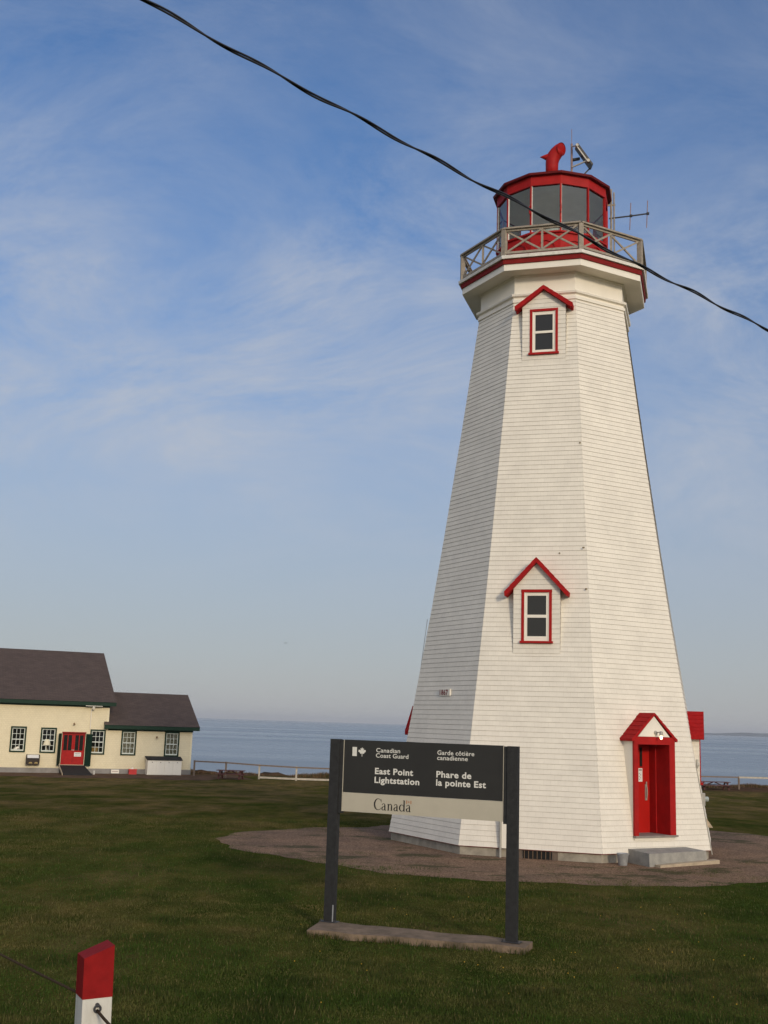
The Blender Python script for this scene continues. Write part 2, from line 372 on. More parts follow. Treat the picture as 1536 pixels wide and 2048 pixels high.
    l.new(mid.outputs['Fac'], bp2.inputs['Height']); l.new(bp.outputs[0], bp2.inputs['Normal']); l.new(bp2.outputs[0], b.inputs['Normal'])
    return M
lawn = build_land(); lawn.data.materials.append(lawn_mat())

# gravel apron round the tower
GC = (4.6, 31.1)
GA = [(-180, 8.45), (-170, 8.7), (-154, 8.6), (-139, 8.3), (-120, 8.35), (-100, 8.15), (-85, 8.05), (-70, 7.75), (-58, 7.7), (-40, 8.6), (-10, 9.0), (20, 8.8), (42, 8.2), (80, 6.8), (120, 6.0), (149, 5.55), (158, 6.3), (174, 7.6), (180, 8.45)]
def grav_r(a):
    a = (np.degrees(a) + 180) % 360 - 180
    r = np.interp(a, [q[0] for q in GA], [q[1] for q in GA])
    a = np.radians(a)
    return r + .10 * np.sin(9 * a + 1) + .07 * np.sin(23 * a) + .05 * np.sin(51 * a + 2)
def build_gravel():
    mb = MB(); N = 240; rs = [3.6, 5, 6, 7]
    rings = []
    for k in range(N):
        a = 2 * math.pi * k / N; R_ = float(grav_r(np.array(a)))
        rings.append([(GC[0] + r * math.cos(a), GC[1] + r * math.sin(a)) for r in (3.0, R_ * .7, R_ * .88, R_)])
    def P(p, i):
        z = float(gz(p[0], p[1])); return (p[0], p[1], z + (.012 if i < 3 else .004))
    for k in range(N):
        q = (k + 1) % N
        for i in range(3):
            mb.quad([P(rings[k][i], i), P(rings[k][i + 1], i + 1), P(rings[q][i + 1], i + 1), P(rings[q][i], i)])
    M = bpy.data.materials.new('reddish_gravel'); M.use_nodes = True
    n = M.node_tree.nodes; l = M.node_tree.links; b = n['Principled BSDF']; b.inputs['Roughness'].default_value = .95; b.inputs['Specular IOR Level'].default_value = .1
    t = n.new('ShaderNodeTexCoord'); vo = n.new('ShaderNodeTexVoronoi'); l.new(t.outputs['Object'], vo.inputs['Vector']); vo.inputs['Scale'].default_value = 38
    cr = n.new('ShaderNodeValToRGB'); l.new(vo.outputs['Color'], cr.inputs[0]); e = cr.color_ramp.elements
    e[0].position = .2; e[0].color = (.15, .092, .060, 1); e[1].position = .95; e[1].color = (.39, .268, .180, 1)
    nz = n.new('ShaderNodeTexNoise'); l.new(t.outputs['Object'], nz.inputs['Vector']); nz.inputs['Scale'].default_value = .9; nz.inputs['Detail'].default_value = 6
    mr = n.new('ShaderNodeValToRGB'); l.new(nz.outputs['Fac'], mr.inputs[0]); mr.color_ramp.elements[0].position = .3; mr.color_ramp.elements[0].color = (.70, .70, .72, 1)
    mr.color_ramp.elements[1].position = .7; mr.color_ramp.elements[1].color = (1.1, 1.05, 1.0, 1)
    mx = n.new('ShaderNodeMixRGB'); mx.blend_type = 'MULTIPLY'; mx.inputs[0].default_value = 1; l.new(cr.outputs[0], mx.inputs[1]); l.new(mr.outputs[0], mx.inputs[2])
    # moss and grass creeping in
    n3 = n.new('ShaderNodeTexNoise'); mp3 = n.new('ShaderNodeMapping'); l.new(t.outputs['Object'], mp3.inputs[0]); mp3.inputs['Scale'].default_value = (.55, 1, 1); l.new(mp3.outputs[0], n3.inputs['Vector'])
    n3.inputs['Scale'].default_value = .8; n3.inputs['Detail'].default_value = 8; n3.inputs['Roughness'].default_value = .7
    m3 = n.new('ShaderNodeMapRange'); l.new(n3.outputs['Fac'], m3.inputs['Value']); m3.inputs['From Min'].default_value = .54; m3.inputs['From Max'].default_value = .60; m3.inputs['To Max'].default_value = .75
    mg = n.new('ShaderNodeMixRGB'); l.new(m3.outputs[0], mg.inputs[0]); l.new(mx.outputs[0], mg.inputs[1]); mg.inputs[2].default_value = (.05, .055, .02, 1)
    l.new(mg.outputs[0], b.inputs['Base Color'])
    bp = n.new('ShaderNodeBump'); bp.inputs['Strength'].default_value = .8; bp.inputs['Distance'].default_value = .02; l.new(vo.outputs['Distance'], bp.inputs['Height']); l.new(bp.outputs[0], b.inputs['Normal'])
    o = mb.build('gravel_path', M); o['kind'] = 'structure'
build_gravel()

# sea
def build_sea():
    mb = MB(); ys = [70, 110, 200, 400, 900, 2500, 8000, 30000]
    for a, b in zip(ys[:-1], ys[1:]):
        w0 = 600 + a * 1.3; w1 = 600 + b * 1.3
        mb.quad([(-w0, a, -7.5), (w0, a, -7.5), (w1, b, -7.5), (-w1, b, -7.5)])
    M = bpy.data.materials.new('sea_water'); M.use_nodes = True
    n = M.node_tree.nodes; l = M.node_tree.links; b = n['Principled BSDF']
    b.inputs['Base Color'].default_value = (.17, .205, .235, 1); b.inputs['Roughness'].default_value = .18; b.inputs['IOR'].default_value = 1.33
    t = n.new('ShaderNodeTexCoord')
    def nz(s, st, det):
        mm = n.new('ShaderNodeMapping'); mm.inputs['Scale'].default_value = st; l.new(t.outputs['Object'], mm.inputs[0])
        a = n.new('ShaderNodeTexNoise'); l.new(mm.outputs[0], a.inputs['Vector']); a.inputs['Scale'].default_value = s; a.inputs['Detail'].default_value = det; return a
    a1 = nz(.9, (1, .8, 1), 5); a2 = nz(.06, (.5, 1, 1), 5); a3 = nz(.004, (.25, 1.6, 1), 8)
    bp = n.new('ShaderNodeBump'); bp.inputs['Strength'].default_value = .55; bp.inputs['Distance'].default_value = .35; l.new(a1.outputs['Fac'], bp.inputs['Height'])
    bp2 = n.new('ShaderNodeBump'); bp2.inputs['Strength'].default_value = .35; bp2.inputs['Distance'].default_value = 1.2; l.new(a2.outputs['Fac'], bp2.inputs['Height']); l.new(bp.outputs[0], bp2.inputs['Normal'])
    l.new(bp2.outputs[0], b.inputs['Normal'])
    mr = n.new('ShaderNodeMapRange'); l.new(a3.outputs['Fac'], mr.inputs['Value']); mr.inputs['From Min'].default_value = .35; mr.inputs['From Max'].default_value = .65
    mr.inputs['To Min'].default_value = .20; mr.inputs['To Max'].default_value = .34; l.new(mr.outputs[0], b.inputs['Roughness'])
    o = mb.build('sea', M); o['kind'] = 'structure'
build_sea()
# faint far coast on the right
def build_hills():
    mb = MB(); N = 90; Y = 9000.0; prev = None
    for i in range(N + 1):
        s = i / N; x = 2740 + 4200 * s
        h = 8 + 42 * (1 - math.exp(-s * 6)) * (0.85 + .15 * math.sin(s * 9)) + 5 * math.sin(s * 31) * s + 3 * math.sin(s * 77)
        h = max(h, 2) if i else 0.5
        cur = [(x, Y, -8), (x, Y + 150, -8 + h * .7), (x, Y + 900, -8 + h), (x, Y + 2500, -8)]
        if prev:
            for a in range(3): mb.quad([prev[a], cur[a], cur[a + 1], prev[a + 1]])
        prev = cur
    o = mb.build('distant_hills', mat('far_wooded_land', (.035, .065, .09), 1.0, .3, .002), smooth=True); o['kind'] = 'structure'
build_hills()

# ------------------------------------------------------------------ LIGHTHOUSE
CX, CY = 4.759, 30.978
ROT = R(-16.225)                       # local frame: the sunny front face looks along -y
LH = thing('lighthouse', 'tall white shingled octagonal lighthouse with red lantern, red dormers and red doorway', 'lighthouse', (CX, CY, 0), ROT)
PROF = [(0.0, 4.42), (0.22, 4.385), (2, 4.075), (4, 3.735), (6, 3.405), (8, 3.10), (11, 2.672), (14.55, 2.19), (16, 2.0)]
def rr(z): return float(np.interp(z, [a for a, b in PROF], [b for a, b in PROF]))
C8, S8 = math.cos(math.pi / 8), math.sin(math.pi / 8)
class Frame:
    """a face of the tower: u to the right, d outwards, z up"""
    def __init__(s, A, ap):
        s.n = Vector((math.cos(A), math.sin(A), 0)); s.u = Vector((-math.sin(A), math.cos(A), 0)); s.o = s.n * ap; s.ap = ap
    def p(s, u, d, z): return tuple(s.o + s.u * u + s.n * d + Vector((0, 0, z)))
    def box(s, mb, u0, u1, d0, d1, z0, z1, mi=0):
        return mb.hexa([s.p(u0, d1, z0), s.p(u1, d1, z0), s.p(u1, d0, z0), s.p(u0, d0, z0)], [s.p(u0, d1, z1), s.p(u1, d1, z1), s.p(u1, d0, z1), s.p(u0, d0, z1)], mi)
EXPO = 0.122
def clad(mb, pt, z0, z1, left, right, hole=None, d_of=None, lap=0.009, lap_shade=0.006, seed=0):
    """lapped shingle courses on a face. pt(u, d, z) -> point. hole = (u0,u1,z0,z1)"""
    rnd = random.Random(seed)
    cuts = [z0]
    k = 0
    while cuts[-1] < z1 - 1e-4: k += 1; cuts.append(min(z0 + k * EXPO, z1))
    for a, b in zip(cuts[:-1], cuts[1:]):
        segs = [(a, b)]
        if hole:
            bs = sorted({a, b} | {h for h in hole[2:] if a < h < b}); segs = list(zip(bs[:-1], bs[1:]))
        lp = lap * rnd.uniform(.8, 1.2)
        for za, zb in segs:
            if zb - za < 1e-4: continue
            parts = [(left, right)]
            if hole and za >= hole[2] - 1e-6 and zb <= hole[3] + 1e-6:
                parts = [(left, lambda z: hole[0]), (lambda z: hole[1], right)]
            def dd(z): return lp * (1 - (z - a) / EXPO) + .001
            zg = max(za, b - lap_shade) if zb >= b - 1e-6 else zb
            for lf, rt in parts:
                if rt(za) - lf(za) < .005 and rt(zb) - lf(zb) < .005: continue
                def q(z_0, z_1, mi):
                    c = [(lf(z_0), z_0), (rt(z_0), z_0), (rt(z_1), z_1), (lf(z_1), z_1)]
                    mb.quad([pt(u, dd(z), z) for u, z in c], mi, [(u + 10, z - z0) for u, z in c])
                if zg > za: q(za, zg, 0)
                if zb > zg: q(zg, zb, 1)  # dark strip painted in as the shadow line below the next lap
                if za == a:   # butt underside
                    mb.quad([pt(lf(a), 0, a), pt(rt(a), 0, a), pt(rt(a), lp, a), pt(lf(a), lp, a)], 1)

FA = {k: R(270 + 45 * i) for i, k in enumerate(['front', 'door', 'right', 'rb', 'back', 'lb', 'left', 'fl'])}
HOLES = {'front': [(-.30, .36, 5.12, 6.33), (-.30, .36, 12.9, 14.1)], 'door': [(-.60, .39, .56, 2.70)], 'right': [(-.30, .36, 1.75, 2.6)], 'left': [(-.30, .36, 1.75, 2.6)]}
def shell_face(mb, A, holes, seed):
    n = Vector((math.cos(A), math.sin(A), 0)); uu = Vector((-math.sin(A), math.cos(A), 0))
    def pt(u, d, z): return tuple(n * (rr(z) * C8 + d) + uu * u + Vector((0, 0, z)))
    hs = sorted(holes, key=lambda h: h[2]); zs = [.22]
    bounds = []
    for i, h in enumerate(hs):
        top = 14.52 if i == len(hs) - 1 else .22 + EXPO * round(((h[3] + hs[i + 1][2]) / 2 - .22) / EXPO)
        bounds.append((zs[-1], top, h)); zs.append(top)
    if not hs: bounds = [(.22, 14.52, None)]
    for a, b, h in bounds:
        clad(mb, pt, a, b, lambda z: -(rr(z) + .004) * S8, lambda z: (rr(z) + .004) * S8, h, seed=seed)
mb = MB()
for i, (k, A) in enumerate(FA.items()): shell_face(mb, A, HOLES.get(k, []), i)
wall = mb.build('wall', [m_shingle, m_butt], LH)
# small dark fittings left on the boards
for k_, u_h, z_h in (('door', -1.32, 7.48), ('front', .55, 7.35), ('door', -1.36, 6.42), ('front', 1.02, 10.3)):
    fh = Frame(FA[k_], rr(z_h) * C8); mb = MB(); mb.tube([fh.p(u_h, -.01, z_h), fh.p(u_h, .035, z_h)], .022, 8); mb.build('wall_fitting', mat('dull_brass_fitting', (.22, .18, .10), .7), LH)
# drip board + foundation
mb = MB(); PH8 = R(270 + 22.5)
mb.ring([(4.30, .205), (4.385, .207), (4.39, .222), (4.30, .24)], 8, PH8, closed=True); mb.build('drip_board', m_darkred, LH)
mb = MB(); mb.ring([(4.33, -.35), (4.33, .205), (3.9, .205)], 8, PH8); fnd = mb.build('foundation', m_conc, LH)
# barred opening in the foundation, front face
fr = Frame(FA['front'], 4.33 * C8)
mb = MB(); fr.box(mb, -.16, .52, .002, .012, .01, .195, 0); g = mb.build('vent_opening', m_black, fnd)
mb = MB()
for i in range(7): u = -.12 + i * .1; mb.tube([fr.p(u, .018, .0), fr.p(u, .018, .2)], .009, 6)
mb.build('vent_bars', mat('rusty_bar', (.20, .13, .08), .7, .3, 20), fnd)
m_vf = mat('brown_vent_frame', (.16, .12, .09), .8, .3, 9)
for ua, ub in ((.53, .66), (-.30, -.17)):
    mb = MB(); fr.box(mb, ua, ub, .002, .02, -.02, .195); mb.build('vent_jamb', m_vf, fnd)

# cornice, frieze, gallery
mb = MB()
mb.ring([(2.19, 14.45), (2.245, 14.46), (2.25, 14.54), (2.21, 14.56), (2.21, 14.60), (2.285, 14.63), (2.30, 14.68), (2.28, 14.70), (2.165, 14.715), (2.165, 15.20), (2.21, 15.215), (2.225, 15.25)], 8, PH8)
mb.build('cornice', m_white, LH)
deck = MB(); deck.ring([(2.0, 15.251), (2.70, 15.245)], 8, PH8); deck.build('soffit', m_white, LH)
mb = MB(); mb.ring([(2.70, 15.243), (2.715, 15.225), (2.715, 15.405), (2.66, 15.41)], 8, PH8); mb.build('fascia', m_white, LH)
mb = MB(); mb.ring([(2.60, 15.40), (2.755, 15.405), (2.77, 15.53), (2.6, 15.535)], 8, PH8); mb.build('red_band', m_darkred, LH)
mb = MB(); mb.ring([(2.6, 15.533), (2.83, 15.538), (2.84, 15.62), (2.80, 15.645), (0.4, 15.66), (0.0, 15.66)], 8, PH8); gd = mb.build('gallery_deck', m_whitepeel, LH)
# railing
def V8(r, k, z): a = PH8 + k * math.pi / 4; return Vector((r * math.cos(a), r * math.sin(a), z))
mb = MB()
for k in range(8):
    a, b = V8(2.74, k, 16.43), V8(2.74, k + 1, 16.43); mb.bar(a, b, .13, .045)
    a, b = V8(2.72, k, 16.385), V8(2.72, k + 1, 16.385); mb.bar(a, b, .045, .07)
    a, b = V8(2.72, k, 15.73), V8(2.72, k + 1, 15.73); mb.bar(a, b, .06, .06)
rail = mb.build('gallery_railing', m_wood, LH)
for k in range(8):
    mb = MB(); p = V8(2.715, k, 0); a = PH8 + k * math.pi / 4
    r_ = Vector((math.cos(a), math.sin(a), 0)); t_ = Vector((-r_.y, r_.x, 0)); h = .062
    mb.hexa([p + r_ * h * i + t_ * h * j + Vector((0, 0, 15.63)) for i, j in ((-1, -1), (1, -1), (1, 1), (-1, 1))], [p + r_ * h * i + t_ * h * j + Vector((0, 0, 16.408)) for i, j in ((-1, -1), (1, -1), (1, 1), (-1, 1))])
    mb.build('post', m_wood, rail)
    m0 = (V8(2.715, k, 0) + V8(2.715, k + 1, 0)) / 2
    mb = MB(); mb.bar(m0 + Vector((0, 0, 15.76)), m0 + Vector((0, 0, 16.36)), .055, .055); mb.build('baluster', m_wood, rail)
    mb = MB()
    A_, B_ = V8(2.715, k, 0), V8(2.715, k + 1, 0)
    for a, b in ((A_.lerp(B_, .045), m0), (m0, A_.lerp(B_, .955))):
        o_ = Vector((m0.x, m0.y, 0)).normalized() * .02
        mb.bar(a + o_ + Vector((0, 0, 15.76)), b + o_ + Vector((0, 0, 16.35)), .032, .05); mb.bar(a - o_ + Vector((0, 0, 16.35)), b - o_ + Vector((0, 0, 15.76)), .032, .05)
    mb.build('cross_brace', m_wood, rail)

# lantern room (12 sides)
LO = Matrix.Rotation(-ROT, 3, 'Z') @ Vector((4.698 - CX, 30.987 - CY, 0))
PH12 = R(-105.365 + 15) - ROT
RL, ZS, ZG, ZE = 1.613, 16.70, 18.116, 18.45
def V12(r, k, z): a = PH12 + k * math.pi / 6; return Vector((LO.x + r * math.cos(a), LO.y + r * math.sin(a), z))
mb = MB(); mb.ring([(1.70, 15.64), (1.70, 15.72), (1.60, 15.73), (1.60, ZS - .06), (1.66, ZS - .05), (1.66, ZS), (1.45, ZS)], 12, PH12, (LO.x, LO.y))
for k in range(12):     # raised arched panel on each facet
    a = PH12 + (k + .5) * math.pi / 6; n_ = Vector((math.cos(a), math.sin(a), 0)); t_ = Vector((-n_.y, n_.x, 0)); ap = 1.60 * math.cos(math.pi / 12)
    pts = []
    for j in range(13):
        th = math.pi * j / 12; pts.append((.30 * math.cos(th), 16.16 + .28 * math.sin(th)))
    pts = [(.30, 15.80)] + pts + [(-.30, 15.80)]
    inner = [(u * .86, 15.84 + (z - 15.80) * .93) for u, z in pts]
    fn = lambda u, z, d: tuple(Vector((LO.x, LO.y, 0)) + n_ * (ap + d) + t_ * u + Vector((0, 0, z)))
    for j in range(len(pts) - 1):
        mb.hexa([fn(*pts[j], .001), fn(*inner[j], .001), fn(*inner[j + 1], .001), fn(*pts[j + 1], .001)], [fn(*pts[j], .03), fn(*inner[j], .03), fn(*inner[j + 1], .03), fn(*pts[j + 1], .03)])
lr = mb.build('lantern_room', m_red, LH)
for k in range(12):
    mb = MB(); p = V12(RL, k, 0); c = Vector((LO.x, LO.y, 0)); r_ = (p - c).normalized(); t_ = Vector((-r_.y, r_.x, 0))
    def bx(i0, i1, j0, j1, z0, z1, mi): mb.hexa([p + r_ * i + t_ * j + Vector((0, 0, z0)) for i, j in ((i0, j0), (i1, j0), (i1, j1), (i0, j1))], [p + r_ * i + t_ * j + Vector((0, 0, z1)) for i, j in ((i0, j0), (i1, j0), (i1, j1), (i0, j1))], mi)
    bx(-.05, .025, -.022, .022, ZS - .01, ZG + .01, 0)
    bx(-.04, .005, .0225, .034, ZS + .005, ZG - .005, 1)
    mb.build('mullion', [m_red, m_whitepeel], lr)
    mb = MB(); rg = RL - .02
    mb.quad([V12(rg, k, ZS), V12(rg, k + 1, ZS), V12(rg, k + 1, ZG), V12(rg, k, ZG)]); mb.build('glass_pane', m_lglass, lr)
mb = MB(); mb.ring([(1.57, ZG), (1.64, ZG - .005), (1.64, ZE - .03), (1.57, ZE - .02), (1.565, ZG)], 12, PH12, (LO.x, LO.y)); mb.build('roof_band', m_red, lr)
mb = MB(); mb.ring([(1.56, ZG - .02), (1.45, ZG + .03), (.7, ZG + .22), (.0, ZG + .30)], 12, PH12, (LO.x, LO.y)); mb.build('ceiling', m_ceil, lr)
mb = MB(); mb.ring([(1.44, 15.67), (1.44, ZS + .02)], 12, PH12, (LO.x, LO.y)); mb.build('inner_wall', m_ceil, lr)
mb = MB(); c = LO
prof = [(.0, 16.1), (.26, 16.1), (.26, 16.5), (.20, 16.55)] + [(.26 + .10 * math.sin(math.pi * i / 12) + (.018 if i % 2 else 0), 16.6 + .8 * i / 12) for i in range(13)] + [(.18, 17.5), (.0, 17.56)]
mb.ring(prof, 16, 0, (LO.x, LO.y)); mb.build('lens', m_lens, lr)
mb = MB(); mb.ring([(1.58, ZE - .055), (1.75, ZE - .06), (1.765, ZE + .0), (1.68, ZE + .035), (.9, ZE + .31), (.2, ZE + .53), (.0, ZE + .54)], 12, PH12, (LO.x, LO.y)); lroof = mb.build('lantern_roof', mat('roof_red_shaded', (.15, .010, .012), .6, .3, 4, spec=.15), LH)  # red darkened so the colour carries the shade at the eave
# ventilator cowl on the roof (turned elbow with a tail fin)
ivx = Matrix.Rotation(-ROT, 3, 'Z')
def LW(x, y, z): v = ivx @ Vector((x, y, 0)); return (v.x, v.y, z)      # offsets given along the world axes
mb = MB()
mb.tube([LW(-.08, 0, 18.80), LW(-.08, 0, 19.12)], .205, 22); mb.tube([LW(-.08, 0, 19.11), LW(-.08, 0, 19.16)], .218, 22)
mb.tube([LW(-.08, 0, 19.14), LW(-.08, 0, 19.45), LW(-.078, 0, 19.58), LW(-.06, -.005, 19.70), LW(-.02, -.02, 19.80), LW(.04, -.05, 19.885), LW(.10, -.10, 19.94), LW(.15, -.15, 19.965)], [.185, .188, .192, .20, .205, .20, .19, .182], 22)
mb.tube([LW(-.44, 0, 19.765), LW(-.33, 0, 19.77), LW(-.20, 0, 19.765), LW(-.06, 0, 19.75), LW(.02, 0, 19.75)], [.006, .055, .115, .175, .19], 18)
mb.build('ventilator', m_red, lroof, smooth=True)
mb = MB(); mb.tube([LW(.13, -.13, 19.955), LW(.165, -.17, 19.95), LW(.18, -.185, 19.945)], [.182, .196, .196], 24, caps=False); mb.tube([LW(.155, -.16, 19.953), LW(.162, -.168, 19.95)], .188, 24); mb.build('ventilator_mouth', m_red, lroof)
# grab handles round the lantern and a hatch lamp
for k, zc in ((5, 17.35), (11, 17.35), (0, 17.35), (6, 17.35)):
    p = V12(RL + .03, k, zc); r_ = Vector((p.x - LO.x, p.y - LO.y, 0)).normalized()
    mb = MB(); mb.tube([p + Vector((0, 0, .13)), p + r_ * .07 + Vector((0, 0, .11)), p + r_ * .09, p + r_ * .07 - Vector((0, 0, .11)), p - Vector((0, 0, .13))], .014, 6); mb.build('grab_handle', m_red, lr)

# dormers
def gable_roof(mb, fr, uc, half, zr, ze, d0, d1, th, steps=6, mi=0):
    sl = (zr - ze) / half; ca = 1 / math.sqrt(1 + sl * sl); nx, nz_ = sl * ca, ca
    for sg in (-1, 1):
        top = []
        for k in range(steps):
            t0, t1 = k / steps, (k + 1) / steps
            for t, e in ((t0, .002), (t1, .012)):
                top.append((half * t + nx * e, zr - (zr - ze) * t + nz_ * e))
        low = [(half, ze - th * 1.15), (half - .035, ze - th * 1.25), (0, zr - th / ca)]
        poly = [(uc + sg * a, b) for a, b in top + low]
        poly[0] = (uc, zr + .004 / ca); poly[-1] = (uc, zr - th / ca)
        if sg > 0: poly = list(reversed(poly))
        mb.prism(poly, lambda a, b, d: fr.p(a, d, b), d0, d1, mi)
def dormer(face, ap, uc, half, zsill, ztop, zwall, zr, ze, rh, name='dormer', back=1.1, pz=(0, 0, 0, 0), over=.14, th=.088):
    fr = Frame(FA[face], ap)
    mb = MB()
    u0, u1 = uc - half, uc + half; sl = (zr - ze) / rh
    hole = (uc - .31, uc + .31, zsill + .03, ztop - .06)
    def lf(z): return u0 if z <= zwall else max(u0, uc - max(0, (zr - .03 - z) / sl))
    def rt(z): return u1 if z <= zwall else min(u1, uc + max(0, (zr - .03 - z) / sl))
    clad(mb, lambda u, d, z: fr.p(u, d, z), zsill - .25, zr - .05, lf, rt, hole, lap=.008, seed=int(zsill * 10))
    nk = 16
    for k in range(nk):
        a = zsill - .25 + k * EXPO; b = min(a + EXPO, zwall + .06)
        if b <= a: break
        for u, sgn in ((u0, -1), (u1, 1)):
            c = [fr.p(u + sgn * .012, 0, a), fr.p(u + sgn * .012, -back, a), fr.p(u, -back, b), fr.p(u, 0, b)]
            mb.quad(c if sgn < 0 else list(reversed(c)), 0, [(0 + 10, a), (back + 10, a), (back + 10, b), (10, b)])
    # dark box behind the window
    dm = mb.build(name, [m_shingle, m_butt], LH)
    rb = MB(); gable_roof(rb, fr, uc, rh, zr, ze, -back, over, th, 6); rb.build('roof', m_redroof, dm)
    tb = MB(); w = .068; o0, o1 = uc - .378, uc + .378; zb = zsill + .055
    fr.box(tb, o0, o0 + w, -.04, .022, zb, ztop - w); fr.box(tb, o1 - w, o1, -.04, .022, zb, ztop - w); fr.box(tb, o0 - .004, o1 + .004, -.04, .025, ztop - w, ztop)
    tb.build('window_trim', m_red, dm)
    tb = MB(); fr.box(tb, o0 - .03, o1 + .03, -.04, .075, zsill, zb - .002); tb.build('sill', m_red, dm)
    p0, p1, p2, p3 = pz; a0, a1 = o0 + w + .001, o1 - w - .001; e0, e1 = uc - .235, uc + .235
    sb = MB()
    fr.box(sb, a0, e0, -.05, -.005, zb, ztop - w - .002); fr.box(sb, e1, a1, -.05, -.005, zb, ztop - w - .002)
    fr.box(sb, e0, e1, -.05, -.008, zb, p0); fr.box(sb, e0, e1, -.05, -.001, p1, p2); fr.box(sb, e0, e1, -.05, -.008, p3, ztop - w - .002)
    fr.box(sb, a0 + .001, a0 + .02, -.006, .012, zb + .001, ztop - w - .004); fr.box(sb, a1 - .02, a1 - .001, -.006, .012, zb + .001, ztop - w - .004)
    sb.build('window_sash', m_white, dm)
    for za, zb_ in ((p0, p1), (p2, p3)):
        gb = MB(); fr.box(gb, e0, e1, -.048, -.035, za, zb_); gb.build('window_pane', m_pane, dm)
    return fr, dm
dormer('front', 3.335, .033, .580, 5.055, 6.385, 6.45, 7.18, 6.32, .79, pz=(5.228, 5.687, 5.76, 6.234))
dormer('front', 2.262, .025, .585, 12.855, 14.15, 14.26, 14.78, 14.22, .775, pz=(13.0, 13.463, 13.53, 13.99))
dormer('right', 3.83, .033, .56, 1.70, 2.90, 2.90, 3.56, 2.95, .74, pz=(1.82, 2.24, 2.31, 2.72), over=.12)
dormer('left', 3.80, .033, .56, 1.66, 2.86, 2.84, 3.50, 2.82, .76, pz=(1.82, 2.24, 2.31, 2.72), over=.13)

# door porch
fd = Frame(FA['door'], 4.035)
mb = MB()
UL, UR, OL, OR = -.715, .565, -.595, .385
for u, sgn in ((UL + .012, -1), (UR - .012, 1)):
    c = [fd.p(u, 0, .50), fd.p(u, -1.0, .50), fd.p(u, -1.0, 2.87), fd.p(u, 0, 2.87)]; mb.quad(c if sgn < 0 else list(reversed(c)))
mb.quad([fd.p(UL + .14, .012, 2.885), fd.p(UR - .14, .012, 2.885), fd.p(-.075, .012, 3.375)])
fd.box(mb, UL + .012, UR - .012, -.10, .002, .50, .575)
porch = mb.build('door_porch', m_white, LH)
mb = MB(); gable_roof(mb, fd, -.075, .715, 3.445, 2.82, -1.1, .05, .04, 6); mb.build('roof', m_redroof, porch)
mb = MB()
fd.box(mb, UL, OL, -.03, .035, .60, 2.70); fd.box(mb, OR, UR, -.03, .035, .60, 2.70); fd.box(mb, UL, UR, -.03, .036, 2.70, 2.88)
mb.build('door_frame', m_red, porch)
mb = MB()    # red lining of the recess
mb.quad([fd.p(OL + .001, -.028, .60), fd.p(OL + .001, -.66, .60), fd.p(OL + .001, -.66, 2.72), fd.p(OL + .001, -.028, 2.72)])
mb.quad([fd.p(OR - .001, -.66, .60), fd.p(OR - .001, -.028, .60), fd.p(OR - .001, -.028, 2.72), fd.p(OR - .001, -.66, 2.72)])
mb.quad([fd.p(OL, -.028, 2.705), fd.p(OL, -.66, 2.705), fd.p(OR, -.66, 2.705), fd.p(OR, -.028, 2.705)])
fd.box(mb, OR - .035, OR - .003, -.635, -.42, .61, 2.70)
mb.build('door_lining', m_red, porch)
mb = MB(); fd.box(mb, OL + .003, OR - .003, -.70, -.64, .60, 2.70)
door = mb.build('door', mat('door_red', (.45, .012, .008), .5, .12, 4, spec=.15), porch)
mb = MB(); fd.box(mb, .20, .262, -.638, -.62, 1.36, 1.74); mb.tube([fd.p(.231, -.60, 1.42), fd.p(.231, -.585, 1.5), fd.p(.231, -.585, 1.62), fd.p(.231, -.60, 1.68)], .012, 8)
fd.box(mb, .215, .247, -.62, -.605, 1.75, 1.80)
mb.build('door_handle', m_alu, door)
mb = MB(); fd.box(mb, .045, .125, -.639, -.632, 2.16, 2.62); mb.build('door_shade_strip', m_pane, door)  # dark panel added for the shading high on the door
mb = MB(); fd.box(mb, OL, OR, -.64, -.03, .555, .60); fd.box(mb, UL - .01, UR + .04, -.03, .07, .56, .60); mb.build('threshold', m_floor, porch)

mb = MB(); fd.box(mb, -.005, .125, -.6385, -.634, 1.80, 2.12); fd.box(mb, .012, .108, -.6335, -.633, 2.065, 2.09, 1)
for i in range(5): fd.box(mb, .015 + .03 * (i % 2), .05 + .03 * (i % 2), -.6335, -.633, 1.85 + .035 * i, 1.862 + .035 * i, 1)
o = mb.build('paper_notice', [m_paper, m_ink], None, loc=(CX, CY, 0), rotz=ROT); tag(o, 'white paper notice pinned on the red lighthouse door', 'notice')

LM = Matrix.Translation((CX, CY, 0)) @ Matrix.Rotation(ROT, 4, 'Z')
# lit lamp over the door
wl = thing('wall_lamp', 'small lit lamp on an arm over the red lighthouse door', 'lamp', (CX, CY, 0), ROT)
mb = MB(); mb.tube([fd.p(-.03, .012, 2.98), fd.p(-.03, .035, 2.98)], .05, 12); mb.tube([fd.p(-.03, .03, 2.985), fd.p(-.03, .14, 2.995), fd.p(-.03, .20, 2.985)], .014, 8); mb.build('arm', m_alu, wl)
mb = MB(); mb.tube([fd.p(-.03, .21, 3.02), fd.p(-.03, .21, 3.0), fd.p(-.03, .21, 2.93), fd.p(-.03, .21, 2.915)], [.025, .042, .046, .04], 14); mb.build('lamp_head', m_alu, wl)
mb = MB(); mb.tube([fd.p(-.03, .21, 2.915), fd.p(-.03, .21, 2.89), fd.p(-.03, .21, 2.85), fd.p(-.03, .21, 2.825)], [.025, .032, .03, .012], 12); mb.build('bulb', m_bulb, wl, smooth=True)

